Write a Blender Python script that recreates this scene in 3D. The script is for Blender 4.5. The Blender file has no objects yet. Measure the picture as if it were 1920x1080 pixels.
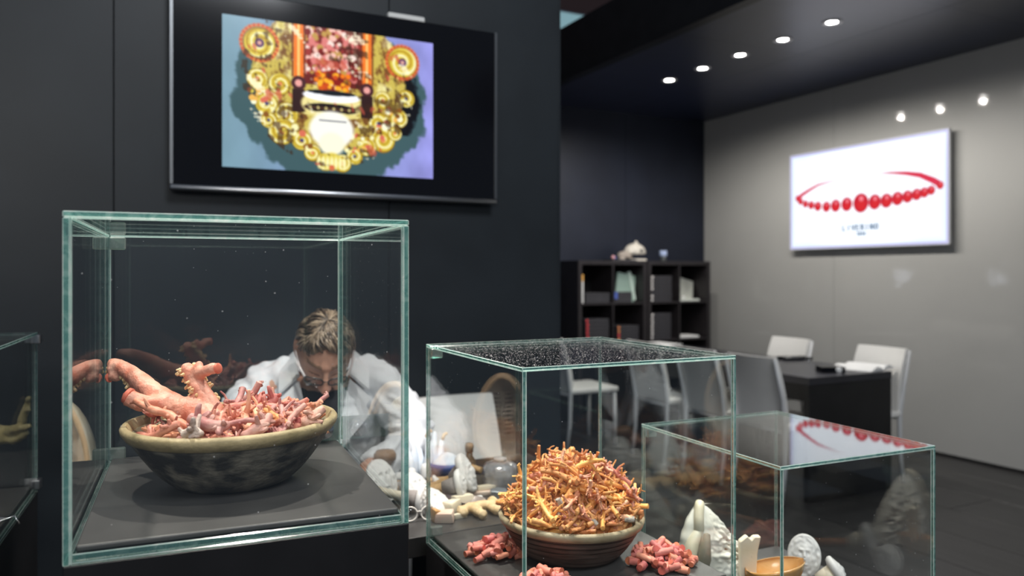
import bpy, bmesh, math, random
import numpy as np
from mathutils import Vector, Matrix, Euler, noise

PI = math.pi
scene = bpy.context.scene
COL = scene.collection
rnd = random.Random(7)

# ------------------------------------------------------------------ camera
# World axes: x runs along the dark walls, y along the grey side wall, z up (metres).
YAW = math.atan2(.449, .894)
EYE = 1.35
FPX = 1450.0
HZ = 514.0
cd = bpy.data.cameras.new('camera')
cam = bpy.data.objects.new('camera', cd)
COL.objects.link(cam)
cam.location = (0, 0, EYE)
cam.rotation_euler = (PI / 2, 0, -YAW)
cd.sensor_width = 36
cd.lens = FPX / 1920 * 36
cd.shift_y = -(540 - HZ) / 1920
cd.clip_start = .02
cd.clip_end = 60
cd.dof.use_dof = True
cd.dof.focus_distance = 1.28
cd.dof.aperture_fstop = 3.2
scene.camera = cam

# ------------------------------------------------------------------ world, lights, exposure
w = bpy.data.worlds.new('hall')
scene.world = w
w.use_nodes = True
w.node_tree.nodes['Background'].inputs[0].default_value = (.62, .78, 1, 1)
w.node_tree.nodes['Background'].inputs[1].default_value = .13
scene.view_settings.view_transform = 'Standard'
scene.view_settings.look = 'None'
scene.view_settings.gamma = 1
scene.view_settings.use_curve_mapping = False
scene.view_settings.exposure = 0
cy = scene.cycles
cy.max_bounces = 10
cy.transparent_max_bounces = 40
cy.caustics_reflective = False
cy.caustics_refractive = False
cy.sample_clamp_indirect = 4


def lamp(name, loc, target, power, size=40, blend=.5, r=.03, col=(1, .93, .84)):
    d = bpy.data.lights.new(name, 'SPOT')
    d.energy = power
    d.spot_size = math.radians(size)
    d.spot_blend = blend
    d.shadow_soft_size = r
    d.color = col
    o = bpy.data.objects.new(name, d)
    COL.objects.link(o)
    o.location = loc
    o.rotation_euler = (Vector(target) - Vector(loc)).to_track_quat('-Z', 'Y').to_euler()
    return o


lamp('unseen_spot', (-.32, 1.78, 2.85), (.15, 1.25, 1.05), 190, 32)
lamp('unseen_spot', (.75, 1.70, 2.85), (.17, 1.27, 1.05), 150, 32)
lamp('unseen_spot', (.45, 1.75, 2.85), (.78, 1.32, .85), 200, 30)
lamp('unseen_spot', (1.25, 1.55, 2.85), (.80, 1.32, .85), 150, 30)
lamp('unseen_spot', (.95, .75, 2.85), (1.25, 1.28, .72), 55, 26)
lamp('unseen_spot', (1.95, 1.15, 2.85), (1.25, 1.30, .72), 130, 22)
lamp('unseen_spot', (.30, 1.30, 2.85), (.52, 2.25, 1.0), 110, 42)
lamp('unseen_spot', (.25, -.2, 2.5), (.52, 2.2, 1.05), 70, 20, col=(1, .96, .9))  # added front fill without a fixture, lifts the man's dark face
lamp('unseen_spot', (1.15, 1.35, 2.85), (.80, 1.95, .78), 85, 40)
lamp('unseen_spot', (1.0, 1.1, 2.85), (.14, 2.09, .92), 220, 14)  # narrow spot added to brighten the cut shell and its mirror images
lamp('unseen_spot', (-.75, 1.1, 2.85), (-.42, 2.1, .92), 150, 22)
lamp('unseen_spot', (.22, .42, 2.9), (.16, 1.2, 1.05), 60, 26)
# recessed booth downlights throw light down on the conference table
for k in range(5):
    lamp('booth_downlight', (4.02, 5.115 - .41 * k, 2.90), (4.02, 5.115 - .41 * k, 0), 34, 172, .5, .022, (1, .95, .88))


def area(name, loc, target, power, sx, sy, col):
    d = bpy.data.lights.new(name, 'AREA')
    d.energy = power
    d.shape = 'RECTANGLE'
    d.size, d.size_y = sx, sy
    d.color = col
    o = bpy.data.objects.new(name, d)
    COL.objects.link(o)
    o.location = loc
    o.rotation_euler = (Vector(target) - Vector(loc)).to_track_quat('-Z', 'Y').to_euler()
    return o


area('added_fill', (-1.2, -1.7, 2.5), (5.4, 4.6, 2.1), 45, 1.2, .8, (1, .97, .93))  # unseen panel added to brighten the upper grey wall and front sides
area('hall_light', (1.0, -2.6, 5.3), (4.2, 3.4, 1.0), 190, 2, 1.6, (.93, .96, 1))

# ------------------------------------------------------------------ materials
MATS = {}


def nodes_of(m):
    m.use_nodes = True
    nt = m.node_tree
    return nt, nt.nodes, nt.links


def mat(name, col, rough=.5, spec=.5, metal=0, var=0., vscale=20, col2=None, bump=0., bscale=60,
        coat=0, sss=0, rand=0., stretch=None, trans=0, thresh=None):
    """A Principled material with procedural colour variation and fine relief."""
    if name in MATS:
        return MATS[name]
    m = bpy.data.materials.new(name)
    nt, N, L = nodes_of(m)
    b = N['Principled BSDF']
    b.inputs['Roughness'].default_value = rough
    b.inputs['Specular IOR Level'].default_value = spec
    b.inputs['Metallic'].default_value = metal
    b.inputs['Coat Weight'].default_value = coat
    b.inputs['Coat Roughness'].default_value = .05
    b.inputs['Transmission Weight'].default_value = trans
    if sss:
        b.inputs['Subsurface Weight'].default_value = sss
        b.inputs['Subsurface Radius'].default_value = (.01, .004, .002)
        b.inputs['Subsurface Scale'].default_value = 1
    c = (*col, 1)
    b.inputs['Base Color'].default_value = c
    tc = N.new('ShaderNodeTexCoord')
    src = tc.outputs['Object']
    if stretch:
        mp = N.new('ShaderNodeMapping')
        mp.inputs['Scale'].default_value = stretch
        L.new(src, mp.inputs[0])
        src = mp.outputs[0]
    out = None
    if var or col2:
        n = N.new('ShaderNodeTexNoise')
        n.inputs['Scale'].default_value = vscale
        n.inputs['Detail'].default_value = 6
        L.new(src, n.inputs['Vector'])
        r = N.new('ShaderNodeValToRGB')
        lo, hi = thresh or (.35, .65)
        r.color_ramp.elements[0].position = lo
        r.color_ramp.elements[1].position = hi
        if col2:
            r.color_ramp.elements[0].color = c
            r.color_ramp.elements[1].color = (*col2, 1)
        else:
            r.color_ramp.elements[0].color = (*[x * (1 - var) for x in col], 1)
            r.color_ramp.elements[1].color = (*[min(1, x * (1 + var)) for x in col], 1)
        L.new(n.outputs['Fac'], r.inputs[0])
        out = r.outputs[0]
    if rand:
        oi = N.new('ShaderNodeObjectInfo')
        hs = N.new('ShaderNodeHueSaturation')
        mr = N.new('ShaderNodeMapRange')
        mr.inputs['To Min'].default_value = 1 - rand
        mr.inputs['To Max'].default_value = 1 + rand
        L.new(oi.outputs['Random'], mr.inputs[0])
        L.new(mr.outputs[0], hs.inputs['Value'])
        mr2 = N.new('ShaderNodeMapRange')
        mr2.inputs['To Min'].default_value = .485
        mr2.inputs['To Max'].default_value = .515
        L.new(oi.outputs['Random'], mr2.inputs[0])
        L.new(mr2.outputs[0], hs.inputs['Hue'])
        if out is None:
            hs.inputs['Color'].default_value = c
        else:
            L.new(out, hs.inputs['Color'])
        out = hs.outputs[0]
    if out is not None:
        L.new(out, b.inputs['Base Color'])
    if bump:
        n = N.new('ShaderNodeTexNoise')
        n.inputs['Scale'].default_value = bscale
        n.inputs['Detail'].default_value = 4
        L.new(src, n.inputs['Vector'])
        bp = N.new('ShaderNodeBump')
        bp.inputs['Strength'].default_value = bump
        bp.inputs['Distance'].default_value = .004
        L.new(n.outputs['Fac'], bp.inputs['Height'])
        L.new(bp.outputs[0], b.inputs['Normal'])
    MATS[name] = m
    return m


def emit_mat(name, col, strength):
    m = bpy.data.materials.new(name)
    nt, N, L = nodes_of(m)
    b = N['Principled BSDF']
    b.inputs['Base Color'].default_value = (.02, .02, .02, 1)
    b.inputs['Emission Color'].default_value = (*col, 1)
    b.inputs['Emission Strength'].default_value = strength
    return m


def attr_mat(name, attr='col', emission=0., rough=.6, bump=0, bscale=80, sss=0, spec=.5, coat=0):
    m = bpy.data.materials.new(name)
    nt, N, L = nodes_of(m)
    b = N['Principled BSDF']
    a = N.new('ShaderNodeAttribute')
    a.attribute_name = attr
    b.inputs['Roughness'].default_value = rough
    b.inputs['Specular IOR Level'].default_value = spec
    b.inputs['Coat Weight'].default_value = coat
    if emission:
        b.inputs['Base Color'].default_value = (.01, .01, .01, 1)
        L.new(a.outputs['Color'], b.inputs['Emission Color'])
        b.inputs['Emission Strength'].default_value = emission
    else:
        L.new(a.outputs['Color'], b.inputs['Base Color'])
    if bump:
        tc = N.new('ShaderNodeTexCoord')
        n = N.new('ShaderNodeTexNoise')
        n.inputs['Scale'].default_value = bscale
        n.inputs['Detail'].default_value = 5
        L.new(tc.outputs['Object'], n.inputs['Vector'])
        bp = N.new('ShaderNodeBump')
        bp.inputs['Strength'].default_value = bump
        bp.inputs['Distance'].default_value = .004
        L.new(n.outputs['Fac'], bp.inputs['Height'])
        L.new(bp.outputs[0], b.inputs['Normal'])
    return m


def glass_pane_mat(name, tint=(.985, .995, .99), dust=0.0, r0=.045):
    """Thin sheet glass: each face mirrors a little (more at grazing angles) and lets the rest through."""
    m = bpy.data.materials.new(name)
    nt, N, L = nodes_of(m)
    N.remove(N['Principled BSDF'])
    out = N['Material Output']
    lw = N.new('ShaderNodeLayerWeight')
    lw.inputs['Blend'].default_value = .5
    p = N.new('ShaderNodeMath'); p.operation = 'POWER'; p.inputs[1].default_value = 5
    L.new(lw.outputs['Facing'], p.inputs[0])
    ma = N.new('ShaderNodeMath'); ma.operation = 'MULTIPLY_ADD'
    ma.inputs[1].default_value = 1 - r0
    ma.inputs[2].default_value = r0
    L.new(p.outputs[0], ma.inputs[0])
    t = N.new('ShaderNodeBsdfTransparent'); t.inputs[0].default_value = (*tint, 1)
    g = N.new('ShaderNodeBsdfGlossy'); g.inputs['Roughness'].default_value = 0
    mx = N.new('ShaderNodeMixShader')
    L.new(ma.outputs[0], mx.inputs[0]); L.new(t.outputs[0], mx.inputs[1]); L.new(g.outputs[0], mx.inputs[2])
    last = mx
    if dust:
        tc = N.new('ShaderNodeTexCoord')
        v = N.new('ShaderNodeTexVoronoi'); v.inputs['Scale'].default_value = 95 if dust < .5 else 190
        L.new(tc.outputs['Object'], v.inputs['Vector'])
        lt = N.new('ShaderNodeMath'); lt.operation = 'LESS_THAN'; lt.inputs[1].default_value = .075 if dust < .5 else .17
        L.new(v.outputs['Distance'], lt.inputs[0])
        sp = N.new('ShaderNodeSeparateColor'); L.new(v.outputs['Color'], sp.inputs[0])
        gt = N.new('ShaderNodeMath'); gt.operation = 'GREATER_THAN'; gt.inputs[1].default_value = 1 - dust
        L.new(sp.outputs[0], gt.inputs[0])
        mu = N.new('ShaderNodeMath'); mu.operation = 'MULTIPLY'
        L.new(lt.outputs[0], mu.inputs[0]); L.new(gt.outputs[0], mu.inputs[1])
        mu2 = N.new('ShaderNodeMath'); mu2.operation = 'MULTIPLY'; mu2.inputs[1].default_value = .5 if dust < .5 else .75
        L.new(mu.outputs[0], mu2.inputs[0])
        d = N.new('ShaderNodeBsdfDiffuse'); d.inputs[0].default_value = (.8, .8, .8, 1)
        mx2 = N.new('ShaderNodeMixShader')
        L.new(mu2.outputs[0], mx2.inputs[0]); L.new(mx.outputs[0], mx2.inputs[1]); L.new(d.outputs[0], mx2.inputs[2])
        last = mx2
    L.new(last.outputs[0], out.inputs[0])
    return m


def glass_edge_mat(name, col, clear, white):
    """Cut edge of sheet glass: green, half clear, streaky and shiny."""
    m = bpy.data.materials.new(name)
    nt, N, L = nodes_of(m)
    N.remove(N['Principled BSDF'])
    out = N['Material Output']
    tc = N.new('ShaderNodeTexCoord')
    n = N.new('ShaderNodeTexNoise'); n.inputs['Scale'].default_value = 45; n.inputs['Detail'].default_value = 3
    n.inputs['Distortion'].default_value = 1.5
    L.new(tc.outputs['Object'], n.inputs['Vector'])
    r = N.new('ShaderNodeValToRGB')
    r.color_ramp.elements[0].position = .45; r.color_ramp.elements[1].position = .75
    r.color_ramp.elements[0].color = (*col, 1); r.color_ramp.elements[1].color = (*white, 1)
    L.new(n.outputs['Fac'], r.inputs[0])
    d = N.new('ShaderNodeBsdfDiffuse'); L.new(r.outputs[0], d.inputs[0])
    tl = N.new('ShaderNodeBsdfTranslucent'); L.new(r.outputs[0], tl.inputs[0])
    mxd = N.new('ShaderNodeMixShader'); mxd.inputs[0].default_value = .5
    L.new(d.outputs[0], mxd.inputs[1]); L.new(tl.outputs[0], mxd.inputs[2])
    t = N.new('ShaderNodeBsdfTransparent'); t.inputs[0].default_value = (.35, .62, .56, 1)
    mx = N.new('ShaderNodeMixShader'); mx.inputs[0].default_value = clear
    L.new(mxd.outputs[0], mx.inputs[1]); L.new(t.outputs[0], mx.inputs[2])
    g = N.new('ShaderNodeBsdfGlossy'); g.inputs['Roughness'].default_value = .12
    mx2 = N.new('ShaderNodeMixShader'); mx2.inputs[0].default_value = .3
    L.new(mx.outputs[0], mx2.inputs[1]); L.new(g.outputs[0], mx2.inputs[2])
    L.new(mx2.outputs[0], out.inputs[0])
    return m


M_PANE = glass_pane_mat('sheet_glass', dust=.10)
M_PANE_DUSTY = glass_pane_mat('dusty_sheet_glass', dust=.9)
M_EDGE = glass_edge_mat('glass_edge', (.11, .36, .31), .35, (.38, .70, .62))
M_ARRIS = glass_edge_mat('glass_arris', (.62, .86, .80), .1, (.95, 1, .98))
M_CLIP = glass_edge_mat('clear_clip', (.5, .55, .5), .5, (.8, .82, .78))

M_DARKWALL = mat('dark_wall_laminate', (.021, .026, .031), .42, .3, var=.12, vscale=3, bump=.05, bscale=400)
M_BACKWALL = mat('dark_back_wall', (.013, .017, .031), .5, .35, var=.12, vscale=3)
M_CEIL = mat('dark_ceiling_laminate', (.017, .024, .060), .34, 1.0, var=.1, vscale=4)
M_GREYWALL = mat('grey_lacquer_wall', (.46, .46, .445), .5, .5, coat=.7, var=.03, vscale=1.5)
M_FLOOR = mat('floor_board', (.030, .029, .029), .38, .5, var=.25, vscale=4, bump=.1, bscale=40, stretch=(8, .6, 1))
M_JOINT = mat('joint_black', (.006, .006, .007), .7)
M_BLACK = mat('black_lacquer', (.008, .008, .009), .35, .4, var=.2, vscale=8)
M_PLATFORM = mat('black_satin_board', (.064, .062, .061), .36, .5, var=.14, vscale=10, bump=.04, bscale=250)
M_BENCH = mat('bench_top', (.035, .034, .034), .3, .5, var=.2, vscale=9)
M_SHELF = mat('shelf_black_brown', (.022, .019, .021), .45, .4, var=.15, vscale=14)
M_SHELFDARK = mat('shelf_inside_black', (.007, .006, .007), .6, .3)
M_TABLE = mat('table_black', (.020, .020, .026), .3, .5, var=.1, vscale=9)
M_WHITEPL = mat('white_chair_leather', (.80, .79, .76), .42, .5, var=.03, vscale=6, bump=.05, bscale=200)
M_WHITEMET = mat('white_metal', (.62, .63, .64), .35, .5)
M_CHROME = mat('chrome', (.75, .75, .76), .12, .5, metal=1)
M_SILVER = mat('silver_frame', (.42, .43, .45), .3, .5, metal=1)
M_TVBLACK = mat('screen_bezel_black', (.004, .004, .006), .12, .5)
M_PAPER = mat('white_paper', (.83, .83, .82), .7, .3, var=.02)

# ------------------------------------------------------------------ mesh helpers


class MB:
    def __init__(s):
        s.v, s.f, s.mi = [], [], []

    def add(s, vs, fs, mi=0):
        o = len(s.v)
        s.v += [tuple(p) for p in vs]
        s.f += [tuple(i + o for i in f) for f in fs]
        s.mi += [mi] * len(fs)
        return s

    def box(s, a, b, mi=0, M=None):
        x0, y0, z0 = a; x1, y1, z1 = b
        vs = [Vector(p) for p in ((x0, y0, z0), (x1, y0, z0), (x1, y1, z0), (x0, y1, z0), (x0, y0, z1), (x1, y0, z1), (x1, y1, z1), (x0, y1, z1))]
        if M is not None:
            vs = [M @ p for p in vs]
        return s.add(vs, [(0, 3, 2, 1), (4, 5, 6, 7), (0, 1, 5, 4), (1, 2, 6, 5), (2, 3, 7, 6), (3, 0, 4, 7)], mi)

    def tube(s, pts, rad, n=8, mi=0, caps=True, flat=1.0, bulge=0.):
        pts = [Vector(p) for p in pts]
        if not hasattr(rad, '__len__'):
            rad = [rad] * len(pts)
        vs, fs = [], []
        up = None
        for i, p in enumerate(pts):
            t = (pts[min(i + 1, len(pts) - 1)] - pts[max(i - 1, 0)])
            if t.length < 1e-9:
                t = Vector((0, 0, 1))
            t.normalize()
            if up is None:
                up = t.orthogonal().normalized() if abs(t.z) > .9 else (Vector((0, 0, 1)) - t * t.z).normalized()
            else:
                up = (up - t * up.dot(t))
                up = up.normalized() if up.length > 1e-6 else t.orthogonal().normalized()
            sd = t.cross(up)
            for k in range(n):
                a = 2 * PI * k / n
                vs.append(p + (sd * math.cos(a) + up * math.sin(a) * flat) * rad[i])
        for i in range(len(pts) - 1):
            for k in range(n):
                k2 = (k + 1) % n
                fs.append((i * n + k, i * n + k2, (i + 1) * n + k2, (i + 1) * n + k))
        if caps:
            m = len(pts)
            c0 = len(vs)
            d0 = (pts[0] - pts[1]).normalized() * rad[0] * bulge
            d1 = (pts[-1] - pts[-2]).normalized() * rad[-1] * bulge
            vs += [pts[0] + d0, pts[-1] + d1]
            for k in range(n):
                k2 = (k + 1) % n
                fs.append((c0, k2, k))
                fs.append((c0 + 1, (m - 1) * n + k, (m - 1) * n + k2))
        return s.add(vs, fs, mi)

    def lathe(s, prof, n=32, mi=0, M=None, wob=None):
        """prof: list of (r, z); r=0 closes to a point."""
        vs, fs, rows = [], [], []
        for r, z in prof:
            if r <= 1e-7:
                rows.append([len(vs)]); vs.append(Vector((0, 0, z)))
            else:
                row = []
                for k in range(n):
                    a = 2 * PI * k / n
                    rr = r * (1 + (wob(a, z) if wob else 0))
                    row.append(len(vs)); vs.append(Vector((rr * math.cos(a), rr * math.sin(a), z)))
                rows.append(row)
        for A, B in zip(rows, rows[1:]):
            for k in range(n):
                k2 = (k + 1) % n
                if len(A) == 1 and len(B) == 1:
                    continue
                if len(A) == 1:
                    fs.append((A[0], B[k2], B[k]))
                elif len(B) == 1:
                    fs.append((A[k], A[k2], B[0]))
                else:
                    fs.append((A[k], A[k2], B[k2], B[k]))
        if M is not None:
            vs = [M @ p for p in vs]
        return s.add(vs, fs, mi)

    def ell(s, c, r, n=16, m=10, mi=0, fn=None, R=None):
        prof = [(math.sin(PI * i / m), -math.cos(PI * i / m)) for i in range(m + 1)]
        t = MB().lathe(prof, n)
        c = Vector(c)
        vs = []
        for p in t.v:
            q = Vector((p[0] * r[0], p[1] * r[1], p[2] * r[2]))
            if fn:
                q = fn(Vector(p), q)
            if R is not None:
                q = R @ q
            vs.append(c + q)
        return s.add(vs, t.f, mi)

    def mesh(s, name, mats, smooth=True, bevel=0, bevel_mi=None, seg=1, angle=None):
        me = bpy.data.meshes.new(name)
        me.from_pydata(s.v, [], s.f)
        for m in (mats if isinstance(mats, (list, tuple)) else [mats]):
            me.materials.append(m)
        me.polygons.foreach_set('material_index', s.mi)
        if bevel:
            bm = bmesh.new(); bm.from_mesh(me)
            bmesh.ops.bevel(bm, geom=list(bm.edges), offset=bevel, segments=seg, affect='EDGES', profile=.6,
                            material=-1 if bevel_mi is None else bevel_mi)
            bm.to_mesh(me); bm.free()
        if smooth:
            me.polygons.foreach_set('use_smooth', [True] * len(me.polygons))
            if angle:
                me.set_sharp_from_angle(angle=math.radians(angle))
        me.update()
        return me

    def build(s, name, mats, parent=None, **k):
        return link(name, s.mesh(name, mats, **k), parent)


def link(name, me, parent=None, loc=None, rot=None):
    o = bpy.data.objects.new(name, me)
    COL.objects.link(o)
    if parent is not None:
        o.parent = parent
    if loc is not None:
        o.location = loc
    if rot is not None:
        o.rotation_euler = rot
    return o


def tag(o, label=None, cat=None, group=None, kind=None):
    if label: o['label'] = label
    if cat: o['category'] = cat
    if group: o['group'] = group
    if kind: o['kind'] = kind
    return o


def thing(name, label, cat, loc=(0, 0, 0), rz=0, group=None):
    o = bpy.data.objects.new(name, None)
    COL.objects.link(o)
    o.empty_display_size = .05
    o.location = loc
    o.rotation_euler = (0, 0, rz)
    return tag(o, label, cat, group)


def copy_tree(o, label=None, group=None, loc=None, rz=None):
    def rec(src, par):
        c = src.copy()
        COL.objects.link(c)
        if par is not None:
            c.parent = par
        for ch in kids.get(src.name, []):
            rec(ch, c)
        return c
    kids = {}
    for x in o.children_recursive:
        kids.setdefault(x.parent.name, []).append(x)
    c = rec(o, None)
    if label: c['label'] = label
    if group: c['group'] = group
    if loc is not None: c.location = loc
    if rz is not None: c.rotation_euler = (0, 0, rz)
    return c


def bx(a, b):
    return MB().box(a, b)


def struct(name, mb, m, parent=None, **k):
    o = mb.build(name, m, parent, **k)
    if parent is None:
        o['kind'] = 'structure'
    return o


def evaluated(mb, name, voxel, smooth_it=0):
    """Weld overlapping volumes into one continuous surface."""
    me = mb.mesh(name, [], smooth=True)
    o = bpy.data.objects.new('work', me)
    COL.objects.link(o)
    md = o.modifiers.new('r', 'REMESH'); md.mode = 'VOXEL'; md.voxel_size = voxel
    if smooth_it:
        ms = o.modifiers.new('s', 'SMOOTH'); ms.iterations = smooth_it; ms.factor = .5
    dg = bpy.context.evaluated_depsgraph_get()
    res = bpy.data.meshes.new_from_object(o.evaluated_get(dg))
    bpy.data.objects.remove(o)
    res.name = name
    res.polygons.foreach_set('use_smooth', [True] * len(res.polygons))
    return res


def ray_at(px, py, z):
    """World point at height z seen at a place of the photograph (measuring aid)."""
    Z = (EYE - z) * FPX / (py - HZ)
    X = (px - 960) / FPX * Z
    return Vector((.894 * X + .449 * Z, -.449 * X + .894 * Z, z))


def ray_d(px, py, Z):
    X = (px - 960) / FPX * Z
    return Vector((.894 * X + .449 * Z, -.449 * X + .894 * Z, EYE - (py - HZ) / FPX * Z))
# ------------------------------------------------------------------ the setting
WX, BY, TY = 5.449, 6.354, 3.034
fl = struct('floor', MB().box((-4, -1.5, -.1), (WX, 9, -.006)), M_JOINT, smooth=False)
pm = MB().box((.0025, .0025, -.006), (.3975, 1.9975, 0)).mesh('plank', M_FLOOR, smooth=False, bevel=.001)
for i in range(24):
    for j in range(5):
        o = link('plank', pm, fl, (WX - .4 * (i + 1) + .001, -1.5 + 2 * j - (1 if i % 2 else 0) * .9 + .35, 0))
gw = struct('wall_right', MB().box((WX + .012, -1.5, 0), (WX + .15, BY + .2, 3.4)), M_JOINT, smooth=False)
gp = MB()
for j in range(5):
    y0, y1 = BY - 1.66 * (j + 1), BY - 1.66 * j
    bx((WX, y0 + .0015, .02), (WX + .012, y1 - .0015, 2.95)).build('panel', M_GREYWALL, gw, smooth=False)
struct('baseboard_right', bx((WX - .006, -1.5, 0), (WX, BY, .02)), M_JOINT, smooth=False)
bw = struct('wall_back', MB().box((-3, BY + .012, 0), (WX + .15, BY + .15, 3.4)), M_JOINT, smooth=False)
for i in range(8):
    x1 = WX - 1.0 * i
    bx((x1 - .998, BY, .0), (x1 - .002, BY + .012, 2.95)).build('panel', M_BACKWALL, bw, smooth=False)
# wall carrying the first screen, clad in tall dark panels
tw = struct('wall_left', MB().box((-3.0, TY + .012, 0), (1.757, TY + .14, 3.3)), M_JOINT, smooth=False)
xs = [1.759, .964, -.031, -1.03, -2.03, -3.0]
for a, b in zip(xs[1:], xs):
    bx((a + .002, TY, .0), (b - (.002 if b < 1.7 else 0), TY + .012, 3.3)).build('panel', M_DARKWALL, tw, smooth=False, bevel=.001)
bx((1.757, TY, 0), (1.769, TY + .152, 3.3)).build('end_panel', M_DARKWALL, tw, smooth=False)
# booth ceiling, with its deep edge beam
FX, CZ = 3.265, 2.95
ce = struct('ceiling', MB().box((FX + .06, -1.5, CZ + .012), (WX + .15, BY + .15, CZ + .1)), M_JOINT, smooth=False)
for i in range(2):
    for j in range(7):
        x0 = FX + .06 + i * 1.08
        y1 = BY - j * 1.13
        bx((x0 + .002, y1 - 1.128, CZ), (min(WX, x0 + 1.078), y1, CZ + .012)).build('ceiling_panel', M_CEIL, ce, smooth=False)
struct('trim_1', bx((FX - .02, -1.5, CZ), (FX + .06, BY, CZ + .44)), M_BLACK, smooth=False)
# the fair hall beyond, seen in the gap above the beam
struct('wall_far', bx((-6, 13.0, 0), (12, 13.1, 9)), mat('hall_wall_brown', (.10, .05, .045), .7), smooth=False)
hb = thing('hall_banner', 'pale blue hall fascia far off above the dark booth beam', 'banner', (7.8, 12.9, 5.7))
bx((-3, -.03, -.7), (3, .03, .7)).build('banner_face', emit_mat('banner_backlit', (.32, .55, .62), .62), hb, smooth=False)
bx((-3.05, .03, -.75), (3.05, .08, .75)).build('banner_frame', M_SILVER, hb, smooth=False)

# ------------------------------------------------------------------ recessed downlights
M_LENS = emit_mat('downlight_lens', (1, .97, .93), 45)
dlp = [(4.02, 5.115 - .41 * k) for k in range(5)]
ordw = ['farthest', 'second from the back', 'middle', 'second from the front', 'nearest']
ring = MB().lathe([(.034, 0), (.040, -.004), (.062, -.005), (.064, -.001), (.064, .004), (.034, .004), (.034, 0)], 24).mesh('trim_ring', mat('white_ring', (.7, .7, .72), .3), smooth=True, angle=40)
lens = MB().lathe([(0, -.003), (.026, -.003), (.034, -.0005), (.034, .003), (0, .003)], 20).mesh('lens', M_LENS)
for k, (x, y) in enumerate(dlp):
    lab = ('round recessed ceiling downlight, %s of the five in the dark booth ceiling' % ordw[k]) if k < 5 else 'recessed booth ceiling downlight outside the picture, %s the nearest one in view' % ('next to' if k == 5 else 'second before')
    t = thing('downlight', lab, 'light', (x, y, CZ - .001), 0, 'recessed booth downlights')
    link('trim_ring', ring, t)
    link('lens', lens, t)


# ------------------------------------------------------------------ pictures on the two screens
def srgb(c):
    c = np.asarray(c, float)
    return np.where(c <= .04045, c / 12.92, ((c + .055) / 1.055) ** 2.4)


def raster_mesh(name, img, w_, h_, m, white=0.):
    """A flat screen face in x (width) and z (height); one colour per vertex."""
    H, Wd, _ = img.shape
    xs_, zs_ = np.meshgrid(np.linspace(-w_ / 2, w_ / 2, Wd), np.linspace(h_ / 2, -h_ / 2, H))
    vs = np.stack([xs_, np.zeros_like(xs_), zs_], -1).reshape(-1, 3)
    i = np.arange(H * Wd).reshape(H, Wd)
    f = np.stack([i[:-1, :-1], i[1:, :-1], i[1:, 1:], i[:-1, 1:]], -1).reshape(-1, 4)
    me = bpy.data.meshes.new(name)
    me.from_pydata(vs.tolist(), [], f.tolist())
    at = me.attributes.new('col', 'FLOAT_COLOR', 'POINT')
    lin = srgb(img)
    lin = lin * (1 + white * np.clip((img.min(-1, keepdims=True) - .80) / .12, 0, 1))     # the panel's white point is brighter than its colours
    c = np.concatenate([lin, np.ones((H, Wd, 1))], -1).astype(np.float32)
    at.data.foreach_set('color', c.reshape(-1))
    me.materials.append(m)
    return me


class Paint:
    def __init__(s, H, Wd, aspect):
        s.y, s.x = np.meshgrid(np.linspace(0, 1, H), np.linspace(0, 1, Wd), indexing='ij')
        s.a = aspect
        s.img = np.zeros((H, Wd, 3))

    def put(s, mask, col):
        m = np.clip(mask, 0, 1)[..., None]
        s.img = s.img * (1 - m) + np.asarray(col, float) * m

    def d(s, cx, cy_):
        return np.hypot((s.x - cx) * s.a, s.y - cy_)

    def disc(s, cx, cy_, r, col, soft=.006, ry=None):
        dd = np.hypot((s.x - cx) * s.a / r, (s.y - cy_) / (ry or r)) * r
        s.put((r - dd) / soft + .5, col)

    def rect(s, x0, y0, x1, y1, col, soft=.006):
        m = np.minimum(np.minimum((s.x - x0) * s.a, (x1 - s.x) * s.a), np.minimum(s.y - y0, y1 - s.y))
        s.put(m / soft + .5, col)

    def line(s, pts, r, col, soft=.005):
        best = None
        for (ax, ay), (bx_, by) in zip(pts, pts[1:]):
            vx, vy = (bx_ - ax) * s.a, by - ay
            L2 = vx * vx + vy * vy + 1e-12
            t = np.clip(((s.x - ax) * s.a * vx + (s.y - ay) * vy) / L2, 0, 1)
            dd = np.hypot((s.x - ax) * s.a - t * vx, s.y - ay - t * vy)
            best = dd if best is None else np.minimum(best, dd)
        s.put((r - best) / soft + .5, col)

    def spiral(s, cx, cy_, R, cols, turns=2.2, ph=0, sg=1):
        dx, dy = (s.x - cx) * s.a, s.y - cy_
        r = np.hypot(dx, dy) / R
        th = np.arctan2(dy, dx) * sg + ph
        v = (r * turns - th / (2 * PI)) % 1.0
        inside = (1 - r) / .03
        for k, c in enumerate(cols):
            lo, hi = k / len(cols), (k + 1) / len(cols)
            s.put(np.minimum(inside, (np.minimum(v - lo, hi - v)) / .04 + .5), c)


def fnoise(P, sc, seed):
    r = np.random.RandomState(seed)
    out = np.zeros_like(P.x)
    for o in range(4):
        for _ in range(5):
            kx, ky, ph = r.normal(0, 1, 2).tolist() + [r.uniform(0, 6.28)]
            out += np.sin((kx * P.x * P.a + ky * P.y) * sc * 2 ** o + ph) / (2 ** (o * .8)) / 5
    return out


P = Paint(200, 294, 1.467)
n1 = fnoise(P, 6, 1)
n2 = fnoise(P, 14, 2)
n3 = fnoise(P, 40, 9)
bgc = np.array((.40, .53, .58))[None, None] * (1 - P.x[..., None]) + np.array((.60, .60, .88))[None, None] * P.x[..., None]
P.img = bgc * (1 + .14 * n1[..., None])
P.put(np.clip((.30 - P.x) * 3, 0, .6), (.55, .68, .75))
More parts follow.
